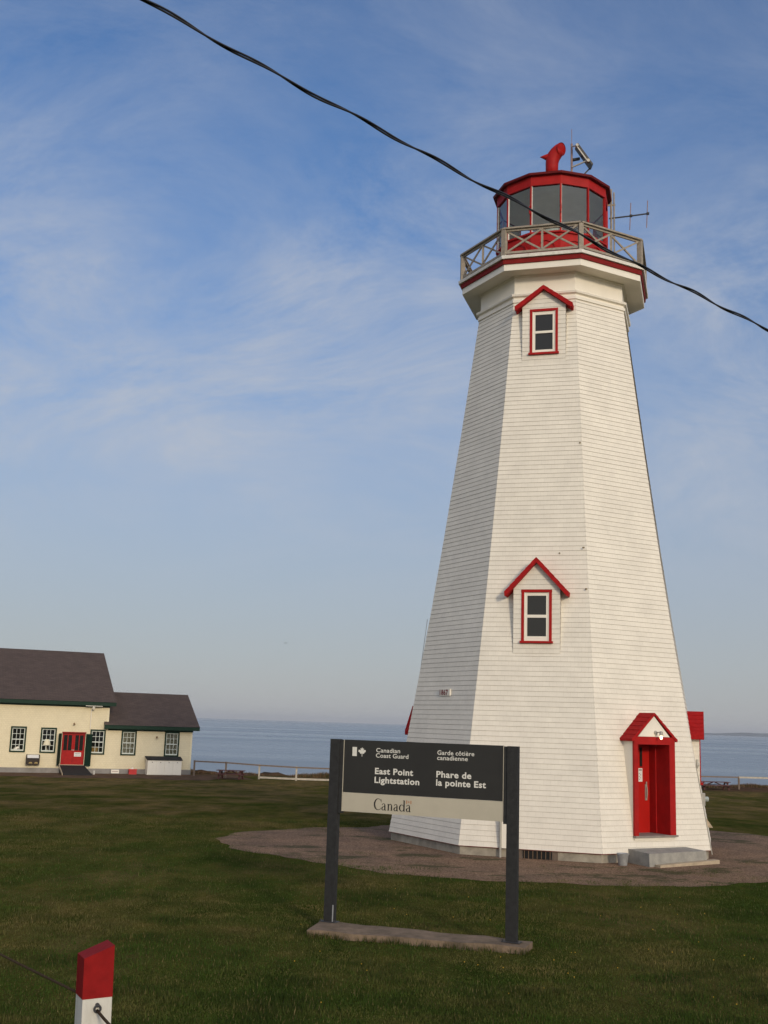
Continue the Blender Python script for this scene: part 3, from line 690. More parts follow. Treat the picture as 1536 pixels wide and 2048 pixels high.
# concrete step, plank, bucket
mb = MB()
mb.hexa([fd.p(-1.02, .85, -.1), fd.p(.90, .70, -.1), fd.p(.90, -.05, -.1), fd.p(-.92, -.05, -.1)], [fd.p(-1.0, .82, .298), fd.p(.89, .67, .298), fd.p(.89, -.02, .318), fd.p(-.90, -.02, .318)])
o = mb.build('concrete_step', m_step, None, loc=(CX, CY, 0), rotz=ROT); tag(o, 'grey concrete step slab below the red lighthouse door', 'step')
bv = o.modifiers.new('bevel', 'BEVEL'); bv.width = .015; bv.segments = 2; bv.limit_method = 'ANGLE'
mb = MB(); mb.hexa([fd.p(-.86, 1.02, .005), fd.p(1.18, .80, .005), fd.p(1.18, .62, .005), fd.p(-.86, .86, .005)], [fd.p(-.86, 1.02, .065), fd.p(1.18, .80, .10), fd.p(1.18, .62, .10), fd.p(-.86, .86, .065)])
o = mb.build('wooden_plank', m_plank, None, loc=(CX, CY, 0), rotz=ROT); tag(o, 'bare wooden plank on the gravel against the concrete step', 'plank')
bk = thing('bucket', 'galvanised metal bucket on the gravel beside the concrete step', 'bucket', (5.66, 26.42, .012))
mb = MB(); mb.tube([(0, 0, 0), (0, 0, .012), (0, 0, .25), (0, 0, .262)], [.095, .10, .135, .142], 24, caps=False); mb.tube([(0, 0, .0), (0, 0, .002)], .095, 24)
mb.tube([(0, 0, .262), (0, 0, .255), (0, 0, .02)], [.142, .130, .095], 24, caps=False)
mb.build('bucket_body', m_steel, bk, smooth=True)
mb = MB(); mb.tube([(.14 * math.cos(a), -.02 - .10 * math.sin(a), .25 - .02 * math.sin(a)) for a in np.linspace(0, math.pi, 11)], .006, 6); mb.build('handle', m_steel, bk)

# number plaque 1867 on the shaded face
fp = Frame(FA['fl'], rr(3.83) * C8)
pq = thing('number_plaque', 'small white 1867 date board on the shaded lighthouse wall', 'sign', (CX, CY, 0), ROT)
mb = MB(); fp.box(mb, -.18, .32, .010, .045, 3.745, 3.915); mb.build('board', m_white, pq)
mb = MB(); text_to(mb, '1867', -.165, .235, 3.762, .135, lambda u, v: fp.p(u, .047, v), bold=.035)
mb.build('lettering', mat('maroon_digits', (.20, .02, .02), .5), pq)

# white boxed pipe against the front wall, seen under the sign
f0 = Frame(FA['front'], rr(.6) * C8)
bp_ = thing('boxed_pipe', 'narrow white boxed pipe standing against the lighthouse wall behind the sign', 'pipe', (CX, CY, 0), ROT)
mb = MB(); f0.box(mb, -.64, -.525, .02, .12, .22, 1.35); mb.build('pipe_cover', m_white, bp_)
mb = MB(); mb.tube([f0.p(-.67, .12, -.02), f0.p(-.67, .12, 1.3)], .03, 10); mb.build('pipe', m_alu, bp_)

# fittings on the right-hand face: conduit lamp, meter box, leaning board
f3 = Frame(FA['right'], rr(1.0) * C8)
def d3(z): return (rr(z) - rr(1.0)) * C8
cd = thing('conduit', 'grey conduit with small lamp head on the right edge of the lighthouse', 'conduit', (CX, CY, 0), ROT)
mb = MB(); mb.tube([f3.p(-1.45, d3(z) + .02, z) for z in (2.15, 1.6, 1.1, .6, .1)], .013, 8); mb.build('pipe', m_alu, cd)
mb = MB(); mb.tube([f3.p(-1.42, d3(2.2) + .03, 2.14), f3.p(-1.42, d3(2.2) + .05, 2.22), f3.p(-1.42, d3(2.2) + .04, 2.36)], [.025, .04, .022], 10); mb.build('lamp_head', m_alu, cd)
eb = thing('meter_box', 'grey electrical meter box with glass dial on the right edge of the lighthouse', 'meter box', (CX, CY, 0), ROT)
mb = MB(); f3.box(mb, -1.30, -1.12, d3(1.35) + .005, d3(1.35) + .085, 1.24, 1.54); mb.build('box', m_alu, eb)
mb = MB(); mb.tube([f3.p(-1.2, d3(1.35) + .085, 1.40), f3.p(-1.2, d3(1.35) + .15, 1.40), f3.p(-1.2, d3(1.35) + .17, 1.40)], [.06, .06, .035], 14); mb.build('dial', m_lens, eb)
mb = MB(); mb.prism([(-.02, 1.02), (.19, .72), (.02, .72)], lambda a, b, d: f3.p(-1.25 + d, d3(.95) + .0 + a, b), 0, .03)
o = mb.build('wooden_bracket', m_plank, None, loc=(CX, CY, 0), rotz=ROT); tag(o, 'triangular wooden board low on the right edge of the lighthouse wall', 'board')

# thin rod on the left edge
f6 = Frame(FA['left'], rr(4) * C8)
mb = MB(); mb.tube([f6.p(1.25, .03, 3.9), f6.p(1.12, -.05, 4.9), f6.p(1.0, -.13, 5.85)], .008, 6)
o = mb.build('lightning_rod', m_alu, None, loc=(CX, CY, 0), rotz=ROT); tag(o, 'thin metal rod along the shaded left edge of the lighthouse', 'rod')

# aerial on the gallery
an = thing('aerial', 'dark two element aerial on a pole at the lighthouse gallery', 'antenna', (CX + 1.68, CY, 15.65))
mb = MB(); mb.tube([(-.03, 0, 0), (-.0, 0, 1.3), (.0, 0, 3.15)], .032, 8); mb.tube([(.09, .0, 0), (.085, 0, 3.05)], .024, 8)
mb.bar((-.24, 0, 2.62), (.12, 0, 2.66), .03, .05); mb.bar((-.24, 0, 1.1), (.12, 0, 1.1), .03, .05)
mb.build('mast', m_wood, an)
mb = MB(); mb.tube([(-.06, 0, 2.22), (.55, 0, 2.32), (1.10, 0, 2.42)], .024, 8); mb.build('boom', m_iron, an)
for x, zc in ((.58, 2.33), (1.08, 2.42)):
    mb = MB(); mb.tube([(x - .03, .02, zc - .44), (x + .01, .02, zc + .42)], .013, 6); mb.build('element', m_pinkmetal, an)
    mb = MB(); mb.tube([(x - .03, 0, zc), (x + .04, 0, zc)], .045, 8); mb.build('clamp', m_iron, an)
# solar panel on its mast
so = thing('solar_panel', 'tilted solar panel with whip mast on the red lantern roof', 'solar panel', (CX + .51, CY, 18.75))
mb = MB(); mb.tube([(0, 0, 0), (0, 0, 1.48)], .032, 8); mb.tube([(0, 0, 1.47), (0, 0, 1.95)], .009, 6); mb.tube([(-.3, .0, .02), (.08, 0, .0)], .03, 8)
mb.tube([(0.02, 0, .42), (.10, 0, .06)], .02, 6); mb.build('mast', m_pinkmetal, so)
def pan(s, t, k): # along slope, thickness, width
    a = Vector((.10, 0, 1.34)); b = Vector((.55, 0, .68)); d = (b - a); nn = Vector((-d.z, 0, d.x)).normalized() * -1
    return tuple(a + d * s + nn * t + Vector((0, k, 0)))
mb = MB(); mb.hexa([pan(0, -.05, -.28), pan(1, -.05, -.28), pan(1, -.05, .06), pan(0, -.05, .06)], [pan(0, .0, -.28), pan(1, .0, -.28), pan(1, .0, .06), pan(0, .0, .06)]); mb.build('panel', m_solar, so)
mb = MB(); mb.bar(pan(.06, .05, -.295), pan(.80, .05, -.295), .03, .035); mb.tube([pan(.80, .03, -.33), pan(.80, .03, -.2)], .05, 10); mb.tube([pan(.07, .03, -.33), pan(.07, .03, -.2)], .045, 10)
mb.bar((0, -.05, .70), pan(.78, .03, -.28), .03, .04); mb.bar((0, -.05, 1.36), pan(.07, .03, -.28), .03, .03); mb.build('frame', m_alu, so)
mb = MB(); mb.bar((0, .0, .08), pan(.97, .0, -.0), .035, .035); mb.build('strut', m_iron, so)
mb = MB(); mb.bar((0, .1, 1.0), pan(.4, .03, .1), .09, .06); mb.build('strut', m_iron, so)

# ------------------------------------------------------------------ SIGN
SQ = (3 - .1) / 3
sg = thing('information_sign', 'charcoal bilingual Lightstation sign with cream Canada strip on two posts', 'sign', (-.622, 17.322, 0.1), R(-23.876))
def su(u): return u * SQ
def sv(v): return v * SQ
def sbox(mb, u0, u1, y0, y1, v0, v1, mi=0): mb.box(su(u0), su(u1), y0, y1, sv(v0), sv(v1), mi)
def bev(o, w=.008):
    b = o.modifiers.new('bevel', 'BEVEL'); b.width = w; b.segments = 2; b.limit_method = 'ANGLE'; return o
mb = MB(); sbox(mb, -.088, .075, 0, .10, -.03, 2.735); sbox(mb, .076, .138, .018, .10, 1.62, 2.728); bev(mb.build('post', m_post, sg))
mb = MB(); sbox(mb, 2.798, 2.958, 0, .10, -.05, 2.728); sbox(mb, 2.742, 2.797, .018, .10, 1.62, 2.722); bev(mb.build('post', m_post, sg))
for u in (-.01, 2.88):
    mb = MB(); mb.box(su(u) - .13, su(u) + .13, -.03, .13, .0, .012)
    for a in (-.11, .11):
        mb.tube([(su(u) + a, -.015, .012), (su(u) + a, -.015, .04)], .012, 6)
    mb.build('base_plate', m_iron, sg)
mb = MB(); sbox(mb, .06, .075, -.012, 0.0, .02, .26); mb.build('conduit', m_steel, sg)
mb = MB(); sbox(mb, .150, 2.733, .02, .06, 1.938, 2.732); panel = mb.build('sign_panel', m_panel, sg)
for ua, ub in ((.139, .149), (2.7335, 2.7415)):
    mb = MB(); sbox(mb, ua, ub, .014, .06, 1.65, 2.73); mb.build('edge_strip', m_cream, sg)
mb = MB(); sbox(mb, .150, 2.733, .018, .06, 1.650, 1.934); strip = mb.build('lower_panel', m_cream, sg)
def sp(u, v): return (su(u), .0178, sv(v))
for t, a, b, base, cap, bo in (('Canadian', .693, 1.092, 2.559, .064, .011), ('Coast Guard', .691, 1.231, 2.480, .064, .011), ('Garde c\u00f4ti\u00e8re', 1.699, 2.284, 2.562, .064, .011), ('canadienne', 1.698, 2.184, 2.486, .064, .011),
                       ('East Point', .683, 1.315, 2.231, .094, .028), ('Lightstation', .680, 1.419, 2.099, .094, .028), ('Phare de', 1.691, 2.244, 2.229, .094, .028), ('la pointe Est', 1.689, 2.473, 2.109, .094, .028)):
    mb = MB(); text_to(mb, t, a, b, base, cap, sp, bold=bo); mb.build('lettering', m_letter, panel)
mb = MB(); mb.quad([sp(.290, 2.487), sp(.366, 2.487), sp(.366, 2.625), sp(.290, 2.625)])
leaf = [(0, 1.0), (.155, .71), (.33, .80), (.25, .36), (.43, .55), (.48, .44), (.70, .48), (.62, .24), (.72, .17), (.33, -.16), (.37, -.30), (.05, -.25), (.045, -.85)]
lf = leaf + [(-a, b) for a, b in reversed(leaf[1:])]
mb.quad([sp(.455 + a * .092, 2.548 + b * .076) for a, b in reversed(lf)])
mb.build('flag_symbol', m_letter, panel)
# serif wordmark
def ribbon(mb, pts, fn, mi=0):
    P = [Vector((p[0], p[1])) for p in pts]; Lf = []; Rt = []
    for i, p in enumerate(P):
        d = (P[min(i + 1, len(P) - 1)] - P[max(i - 1, 0)]).normalized(); n_ = Vector((-d.y, d.x)); w = pts[i][2] / 2
        Lf.append(p + n_ * w); Rt.append(p - n_ * w)
    for i in range(len(P) - 1): mb.quad([fn(*Rt[i]), fn(*Rt[i + 1]), fn(*Lf[i + 1]), fn(*Lf[i])], mi)
def arc(cx, cy, rx, ry, a0, a1, wf, n=18):
    return [(cx + rx * math.cos(R(a0 + (a1 - a0) * i / n)), cy + ry * math.sin(R(a0 + (a1 - a0) * i / n)), wf(R(a0 + (a1 - a0) * i / n))) for i in range(n + 1)]
def spline(pts, n=6):
    out_ = []
    for i in range(len(pts) - 1):
        p0 = pts[max(i - 1, 0)]; p1 = pts[i]; p2 = pts[i + 1]; p3 = pts[min(i + 2, len(pts) - 1)]
        for k in range(n):
            t = k / n; out_.append(tuple(.5 * (2 * b + (c - a) * t + (2 * a - 5 * b + 4 * c - d) * t * t + (3 * b - a - 3 * c + d) * t ** 3) for a, b, c, d in zip(p0, p1, p2, p3)))
    return out_ + [pts[-1]]
U_ = .164
wm = MB(); cur = [0.0]
def wf(x, y): return (su(.690 + (cur[0] + x) * U_), .0158, sv(1.703 + y * U_))
th, tn = .122, .045
def let_a():
    ribbon(wm, [(.34, .02, th), (.34, .42, th)], wf); ribbon(wm, spline([(.34, .40, th), (.31, .54, .07), (.20, .59, tn), (.09, .54, .05), (.07, .46, .075)]), wf)
    ribbon(wm, spline([(.33, .36, tn), (.17, .31, .05), (.06, .20, th), (.07, .06, .085), (.17, .0, .05), (.33, .10, tn)]), wf); ribbon(wm, spline([(.34, .06, th), (.38, .0, .06), (.47, .02, .02)]), wf)
def let_n():
    ribbon(wm, [(.13, .0, th), (.13, .57, th)], wf); ribbon(wm, [(.01, .55, .03), (.13, .585, .03)], wf); ribbon(wm, spline([(.15, .42, tn), (.30, .57, .06), (.42, .52, .08), (.45, .36, th)]), wf)
    ribbon(wm, [(.45, .0, th), (.45, .38, th)], wf); ribbon(wm, [(.02, .015, .03), (.24, .015, .03)], wf); ribbon(wm, [(.34, .015, .03), (.56, .015, .03)], wf)
ribbon(wm, arc(.40, .5, .37, .5, 42, 318, lambda a: .045 + .10 * max(0, -math.cos(a)) ** 1.2, 30), wf); ribbon(wm, [(.70, .98, .012), (.69, .86, .05), (.715, .68, .02)], wf)
cur[0] = .74; let_a(); cur[0] = 1.30; let_n(); cur[0] = 1.96; let_a(); cur[0] = 2.50
ribbon(wm, arc(.27, .295, .21, .285, 10, 350, lambda a: .045 + .08 * max(0, -math.cos(a)), 26), wf); ribbon(wm, [(.50, .0, th), (.50, .98, th)], wf); ribbon(wm, [(.38, .965, .03), (.5, .99, .03)], wf); ribbon(wm, [(.5, .015, .03), (.6, .015, .03)], wf)
cur[0] = 3.20; let_a()
wm.build('wordmark', m_blacklet, strip)
fm = MB(); cur[0] = 3.20
for x0, x1, y0, y1 in ((.0, .10, .70, 1.0), (.42, .52, .70, 1.0)): fm.quad([wf(x0, y0), wf(x1, y0), wf(x1, y1), wf(x0, y1)])
fm.quad([wf(.26 + a * .12, .84 + b * .13) for a, b in reversed(lf)]); fm.build('small_flag', m_orange, strip)
# concrete footing
mb = MB(); ft = [(-.90, 16.70), (2.08, 15.93), (2.25, 16.38), (-.72, 17.48)]
N = 14
for i in range(N):
    def e(t, far, z):
        a, b = (ft[0], ft[1]) if not far else (ft[3], ft[2]); j = .02 * math.sin(t * 23 + far * 2) + .015 * math.sin(t * 51)
        return (a[0] + (b[0] - a[0]) * t, a[1] + (b[1] - a[1]) * t + j, z + .008 * math.sin(t * 17 + far))
    t0, t1 = i / N, (i + 1) / N
    mb.quad([e(t0, 0, .095), e(t1, 0, .095), e(t1, 1, .098), e(t0, 1, .098)]); mb.quad([e(t0, 0, -.1), e(t1, 0, -.1), e(t1, 0, .095), e(t0, 0, .095)]); mb.quad([e(t1, 1, -.1), e(t0, 1, -.1), e(t0, 1, .098), e(t1, 1, .098)])
mb.quad([e(0, 1, -.1), e(0, 0, -.1), e(0, 0, .095), e(0, 1, .098)]); mb.quad([e(1, 0, -.1), e(1, 1, -.1), e(1, 1, .098), e(1, 0, .095)])
o = mb.build('concrete_footing', m_slab); tag(o, 'long low concrete footing slab in the grass under the charcoal sign', 'slab')

# ------------------------------------------------------------------ red and white post, rope
gp = thing('guard_post', 'square white wooden post with slanted red painted top and rope eye', 'post', (-1.605, 7.07, 0), R(27))
gp.rotation_euler.y = R(-1.6); gp.location.x += .018
hw = .086
def pz_(x): return 1.598 + (x + hw) / (2 * hw) * .060
mb = MB(); mb.box(-hw, hw, -hw, hw, .2, 1.371); bev(mb.build('shaft', mat('weathered_white_post', (.66, .64, .58), .65, 0, 3, .25, 30, c2=(.55, .53, .47), stretch=(6, 6, 1)), gp), .005)
mb = MB(); h2 = hw + .002; c_ = .014
mb.hexa([(-h2, -h2, 1.371), (h2, -h2, 1.371), (h2, h2, 1.371), (-h2, h2, 1.371)], [(-h2, -h2, pz_(-h2)), (h2, -h2, pz_(h2)), (h2, h2, pz_(h2)), (-h2, h2, pz_(-h2))])
bev(mb.build('red_cap', mat('post_red', (.27, .010, .010), .7, .25, 12, .1, 40, spec=.12), gp), .004)
mb = MB(); ex, ez = .0, 1.315
mb.tube([(ex, -hw, ez + .02), (ex, -hw - .02, ez + .02)], .012, 8)
mb.tube([(ex, -hw - .02 - .0 + .004 * math.sin(a * 2), ez + .0 + 0) if False else (ex + .018 * math.cos(a), -hw - .016, ez + .018 * math.sin(a)) for a in np.linspace(0, 2 * math.pi, 17)], .0065, 8, caps=False)
mb.build('eye_bolt', m_iron, gp)
def bez(a, b, c_, n=14): return [tuple(Vector(a) * (1 - t) ** 2 + Vector(b) * 2 * t * (1 - t) + Vector(c_) * t * t) for t in np.linspace(0, 1, n)]
m_rope2 = mat('brown_rope', (0.080, 0.055, 0.034), 0.95, 0.3, 40, spec=.05)
rt = bpy.data.objects.new('rope', None); COL.objects.link(rt); rt.location = (-1.60, 7.07, 1.33)
ro_ = Vector((1.60, -7.07, -1.33))
for P3 in (((-1.575, 6.965, 1.305), (-1.33, 6.5, 1.27), (-.88, 5.6, 1.33)), ((-4.6, 11.1, 1.27), (-2.9, 8.9, 1.255), (-1.695, 7.13, 1.345))):
    mb = MB(); mb.tube([Vector(p) + ro_ for p in bez(*P3)], .0085, 8); mb.build('rope_length', m_rope2, rt, smooth=True)
o = rt; tag(o, 'thin brown rope strung through the eye of the red topped post', 'rope')

# ------------------------------------------------------------------ overhead cable
CABLE_Z = (0.188, -0.951, 7.8741)
def cable():
    a, b = np.array((-1.79, 7.0, 0.0)), np.array((3.9, 11.0, 0.0)); cz = CABLE_Z
    mb = MB(); T = np.linspace(-.5, 1.6, 300); Ln = np.linalg.norm(b - a)
    base = a[None] + (b - a)[None] * T[:, None]; base[:, 2] = np.polyval(cz, T)
    d = (b - a) / Ln; s_ = np.cross(d, [0, 0, 1]); s_ /= np.linalg.norm(s_); u_ = np.cross(s_, d)
    w0 = 2 * math.pi * T * Ln / .80
    for ph in (0, math.pi):
        w = 2 * math.pi * T * Ln / 1.25 + ph
        mb.tube([tuple(p + .0085 * (math.cos(q) * s_ + math.sin(q) * u_)) for p, q in zip(base + (.011 * np.sin(w0) + .004 * np.sin(w0 * .43 + 1))[:, None] * u_, w)], .0080, 8)
    o = mb.build('power_cable', m_cable, smooth=True); tag(o, 'black twisted overhead power cable crossing the sky in front of the lighthouse', 'cable')
cable()

# ------------------------------------------------------------------ YELLOW HOUSE
HZ = -.9; HL = (-12.62, 79.08, HZ); HR = R(22)
HS = thing('yellow_house', 'long cream yellow shingled house with brown roof, green trim and red door', 'house', HL, HR)
def wall_holes(mb, x0, x1, z0, z1, holes, y=0.0, mi=0):
    """front wall as a grid of quads leaving the openings out (faces -y)"""
    xs = sorted({x0, x1} | {h[0] for h in holes} | {h[1] for h in holes}); zs = sorted({z0, z1} | {h[2] for h in holes} | {h[3] for h in holes})
    for a, b in zip(xs[:-1], xs[1:]):
        for c, d in zip(zs[:-1], zs[1:]):
            if any(h[0] <= a + 1e-6 and b <= h[1] + 1e-6 and h[2] <= c + 1e-6 and d <= h[3] + 1e-6 for h in holes): continue
            mb.quad([(a, y, c), (b, y, c), (b, y, d), (a, y, d)], mi, [(a + 40, c), (b + 40, c), (b + 40, d), (a + 40, d)])
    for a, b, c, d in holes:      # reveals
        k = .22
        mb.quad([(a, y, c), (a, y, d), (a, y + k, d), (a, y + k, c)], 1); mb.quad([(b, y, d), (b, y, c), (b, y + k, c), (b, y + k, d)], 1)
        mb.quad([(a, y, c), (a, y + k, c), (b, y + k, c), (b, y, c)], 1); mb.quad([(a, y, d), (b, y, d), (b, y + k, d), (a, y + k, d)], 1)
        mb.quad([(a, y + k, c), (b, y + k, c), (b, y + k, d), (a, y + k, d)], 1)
MX, MW, MD, AD = -5.86, -21.0, 14.0, 8.0
WIN_M = [(-12.08, -11.09, 1.31, 2.96), (-10.19, -9.18, 1.29, 2.93), (-7.01, -6.00, 1.25, 2.89)]
WIN_A = [(-4.94, -3.93, 1.23, 2.88), (-2.01, -1.00, 1.21, 2.86)]
DOOR = (-8.80, -7.30, .56, 2.60)
sh = lambda w: (w[0] + .1, w[1] - .1, w[2] + .1, w[3] - .08)
mb = MB()
def uvq(pts, mi=0):
    a = Vector(pts[0]); e = (Vector(pts[1]) - a); Lh = math.hypot(e.x, e.y)
    mb.quad(pts, mi, [((Vector(p) - a).to_2d().length + 40 if True else 0, p[2]) for p in pts])
wall_holes(mb, MW, MX, .34, 4.5, [sh(w) for w in WIN_M] + [DOOR])
RZM, RZA = 8.33, 5.48
uvq([(MX, 0, .34), (MX, MD, .34), (MX, MD, 4.5), (MX, 0, 4.5)]); mb.quad([(MX, 0, 4.5), (MX, MD, 4.5), (MX, MD / 2, RZM - .05)], 0, [(40, 4.5), (54, 4.5), (47, 8)])
uvq([(MW, MD, .34), (MW, 0, .34), (MW, 0, 4.5), (MW, MD, 4.5)]); mb.quad([(MW, MD, 4.5), (MW, 0, 4.5), (MW, MD / 2, RZM - .05)], 0, [(40, 4.5), (54, 4.5), (47, 8)])
uvq([(MX, MD, .34), (MW, MD, .34), (MW, MD, 4.5), (MX, MD, 4.5)])
mb.build('wall', [m_yellow, m_black], HS)
mb = MB(); AX = -.12
wall_holes(mb, MX + .002, AX, .34, 3.05, [sh(w) for w in WIN_A], y=.004)
uvq([(AX, .004, .34), (AX, AD, .34), (AX, AD, 3.05), (AX, .004, 3.05)]); mb.quad([(AX, .004, 3.05), (AX, AD, 3.05), (AX, AD / 2, RZA - .05)], 0, [(40, 3), (48, 3), (44, 5)]); uvq([(AX, AD, .34), (MX, AD, .34), (MX, AD, 3.05), (AX, AD, 3.05)])
mb.build('annex_wall', [m_yellow, m_black], HS)
mb = MB(); mb.box(MW - .03, MX, -.03, MD, -.4, .34); mb.box(MX + .001, AX + .03, -.028, AD, -.4, .339); mb.build('foundation', mat('house_foundation', (.30, .28, .26), .9, .3, 2), HS)
mb = MB()   # corner boards
mb.box(AX - .11, AX + .015, -.012, .0, .34, 2.95); mb.build('corner_board', mat('cream_trim', (.74, .66, .46), .6), HS)
mb = MB(); mb.box(MX - .11, MX + .01, -.012, -.001, 3.2, 4.3); mb.build('corner_board', bpy.data.materials['cream_trim'], HS)
def house_roof(name, x0, x1, D, ze, zr, ov, y0=0.0):
    rm = MB(); h = D / 2; th_ = .12
    for sgn in (-1, 1):
        ye = (h + ov) * sgn + h; pe = [(x0, ye, ze), (x1, ye, ze), (x1, h, zr), (x0, h, zr)]
        if sgn > 0: pe = [pe[1], pe[0], pe[3], pe[2]]
        ln = math.hypot(h + ov, zr - ze)
        rm.quad(pe, 0, [(0.3, .01), (x1 - x0, .01), (x1 - x0, ln), (0.3, ln)])
        lo = [(p[0], p[1], p[2] - th_) for p in pe]; rm.quad(list(reversed(lo)), 1)
        for a, b in ((1, 2), (3, 0)): rm.quad([lo[a], lo[b], pe[b], pe[a]], 1)
    ro = rm.build(name, [m_yroof, m_green], HS)
    fm_ = MB(); fm_.box(x0, x1, -ov - .02, -ov + .05, ze - .26, ze - .015); fm_.box(x0 + .05, x1 - .05, -ov + .051, -.013, ze - .255, ze - .20); fm_.box(x0 + .3, x1 - .36, -.035, -.012, ze - .36, ze - .256)
    fm_.box(x0, x1, D + ov - .05, D + ov + .02, ze - .26, ze - .015)
    fm_.build('fascia', m_green, ro); return ro
house_roof('roof', MW - .4, -5.49, MD, 4.70, RZM, .40)
house_roof('annex_roof', -6.16, .29, AD, 3.22, RZA, .40)
def house_window(w, y, inside):
    x0, x1, z0, z1 = w; t = .095
    mb = MB(); mb.box(x0, x0 + t, y - .05, y - .002, z0, z1); mb.box(x1 - t, x1, y - .05, y - .002, z0, z1); mb.box(x0 + t, x1 - t, y - .05, y - .002, z1 - t, z1); mb.box(x0 + t, x1 - t, y - .06, y - .002, z0, z0 + .09)
    wo = mb.build('window', m_green, HS)
    a0, a1, b0, b1 = x0 + t, x1 - t, z0 + .09, z1 - t; mb = MB(); s = .05; zm = (b0 + b1) / 2
    mb.box(a0, a0 + s, y + .01, y + .05, b0, b1); mb.box(a1 - s, a1, y + .01, y + .05, b0, b1); mb.box(a0 + s, a1 - s, y + .01, y + .05, b0, b0 + .08); mb.box(a0 + s, a1 - s, y + .01, y + .05, b1 - s, b1); mb.box(a0 + s, a1 - s, y + .005, y + .05, zm - .03, zm + .03)
    for i in (1, 2):
        x = a0 + s + (a1 - a0 - 2 * s) * i / 3; mb.box(x - .014, x + .014, y + .02, y + .045, b0 + .08, zm - .03); mb.box(x - .014, x + .014, y + .02, y + .045, zm + .03, b1 - s)
    for za, zb in ((b0 + .08, zm - .03), (zm + .03, b1 - s)):
        z = (za + zb) / 2; mb.box(a0 + s, a1 - s, y + .021, y + .044, z - .014, z + .014)
    mb.build('sash', m_sash, wo)
    mb = MB(); mb.quad([(a0 + s, y + .046, b0 + .05), (a1 - s, y + .046, b0 + .05), (a1 - s, y + .046, b1 - .03), (a0 + s, y + .046, b1 - .03)]); mb.build('pane', m_wglass, wo)
    if inside == 'curtain':
        mb = MB(); n = 24
        for i in range(n):
            xa, xb = a0 + (a1 - a0) * i / n, a0 + (a1 - a0) * (i + 1) / n; f = lambda k: y + .12 + .025 * math.sin(k * 1.9) + .012 * math.sin(k * 4.3)
            mb.quad([(xa, f(i), b0), (xb, f(i + 1), b0), (xb, f(i + 1), b1 - .07), (xa, f(i), b1 - .07)])
        mb.build('curtain', m_curtain, wo)
    return (a0, a1, b0, b1)
for w in WIN_M: house_window(w, 0.0, None)
for w in WIN_A: house_window(w, .004, 'curtain')
# things on the sills inside
def at_house(x, y, z):
    c, s = math.cos(HR), math.sin(HR); return (HL[0] + x * c - y * s, HL[1] + x * s + y * c, HZ + z)
lp = thing('table_lamp', 'cream table lamp shade behind the window left of the red house door', 'lamp', at_house(-9.74, .15, 1.42), HR)
mb = MB(); mb.tube([(0, 0, .38), (0, 0, .75)], [.27, .16], 18, caps=False); mb.build('lamp_shade', mat('lampshade', (.72, .66, .48), .8), lp)
mb = MB(); mb.tube([(0, 0, 0), (0, 0, .08), (0, 0, .2), (0, 0, .4)], [.07, .09, .03, .02], 12); mb.build('lamp_base', m_white, lp)
mb = MB(); mb.tube([(-.22, 0, .02), (-.05, 0, .10), (.1, 0, .16), (.2, 0, .08)], [.05, .11, .10, .04], 10); mb.tube([(.1, 0, .18), (.14, 0, .30)], [.09, .03], 10)
o = mb.build('ornament', m_white, loc=at_house(-11.62, .12, 1.44), rotz=HR); tag(o, 'white ornament on the sill of the leftmost house window', 'ornament')
mb = MB(); mb.box(-.36, .02, 0, .03, 0, .40); o = mb.build('ochre_board', m_ochre, loc=at_house(-6.45, .14, 1.36), rotz=HR); tag(o, 'ochre board inside the window right of the red house door', 'board'); bev(o, .006)

# door
mb = MB(); x0, x1, z0, z1 = DOOR
mb.box(x0 - .02, x1 + .02, -.10, .01, z1, z1 + .09); mb.build('door_hood', m_darkred, HS)
hd = MB(); xm = (x0 + x1) / 2
for a, b in ((x0 + .02, xm - .004), (xm + .004, x1 - .02)):
    dm = MB(); y = .05
    dm.box(a, b, y, y + .05, z0, z0 + .92)
    dm.box(a, a + .10, y, y + .05, z0 + .92, z1); dm.box(b - .10, b, y, y + .05, z0 + .92, z1); dm.box(a + .10, b - .10, y, y + .05, z1 - .12, z1); xc = (a + b) / 2; dm.box(xc - .025, xc + .025, y, y + .05, z0 + .92, z1 - .12)
    do = dm.build('door', m_red, HS)
    pm = MB(); pm.box(a + .10, xc - .025, y + .02, y + .03, z0 + .92, z1 - .12); pm.box(xc + .025, b - .10, y + .02, y + .03, z0 + .92, z1 - .12); pm.build('door_pane', m_pane, do)
    km = MB(); kx = b - .05 if b < xm + .001 else a + .05; km.tube([(kx, y - .05, z0 + .95), (kx, y, z0 + .95)], .03, 8); km.build('handle', m_alu, do)
for xx, sgn in ((x0 - .03, -1), (x1 + .03, 1)):
    dm = MB(); e = (.24 if sgn < 0 else .36) * sgn; dm.hexa([(xx, -.02, z0 - .06), (xx + e, -.42, z0 - .06), (xx + e, -.37, z0 - .06), (xx, .03, z0 - .06)], [(xx, -.02, z1 - .02), (xx + e, -.42, z1 - .02), (xx + e, -.37, z1 - .02), (xx, .03, z1 - .02)]); dm.build('storm_door', m_green, HS)
mb = MB(); mb.box(-7.95, -7.50, .035, .045, 1.10, 1.36); mb.box(-7.90, -7.55, .033, .0345, 1.26, 1.29, 1); mb.box(-7.90, -7.55, .033, .0345, 1.17, 1.19, 1)
o = mb.build('paper_notice', [m_paper, m_ink], loc=HL, rotz=HR); tag(o, 'white notice on the red double door of the yellow house', 'notice')
rp = thing('entrance_ramp', 'dark ramp sloping down from the red door of the yellow house', 'ramp', HL, HR)
mb = MB(); mb.hexa([(-8.82, -2.6, -.05), (-7.0, -2.6, -.05), (-7.25, .0, -.05), (-8.82, .0, -.05)], [(-8.82, -2.6, .02), (-7.0, -2.6, .02), (-7.25, -.032, .54), (-8.82, -.032, .54)]); mb.build('ramp_surface', m_ramp, rp)
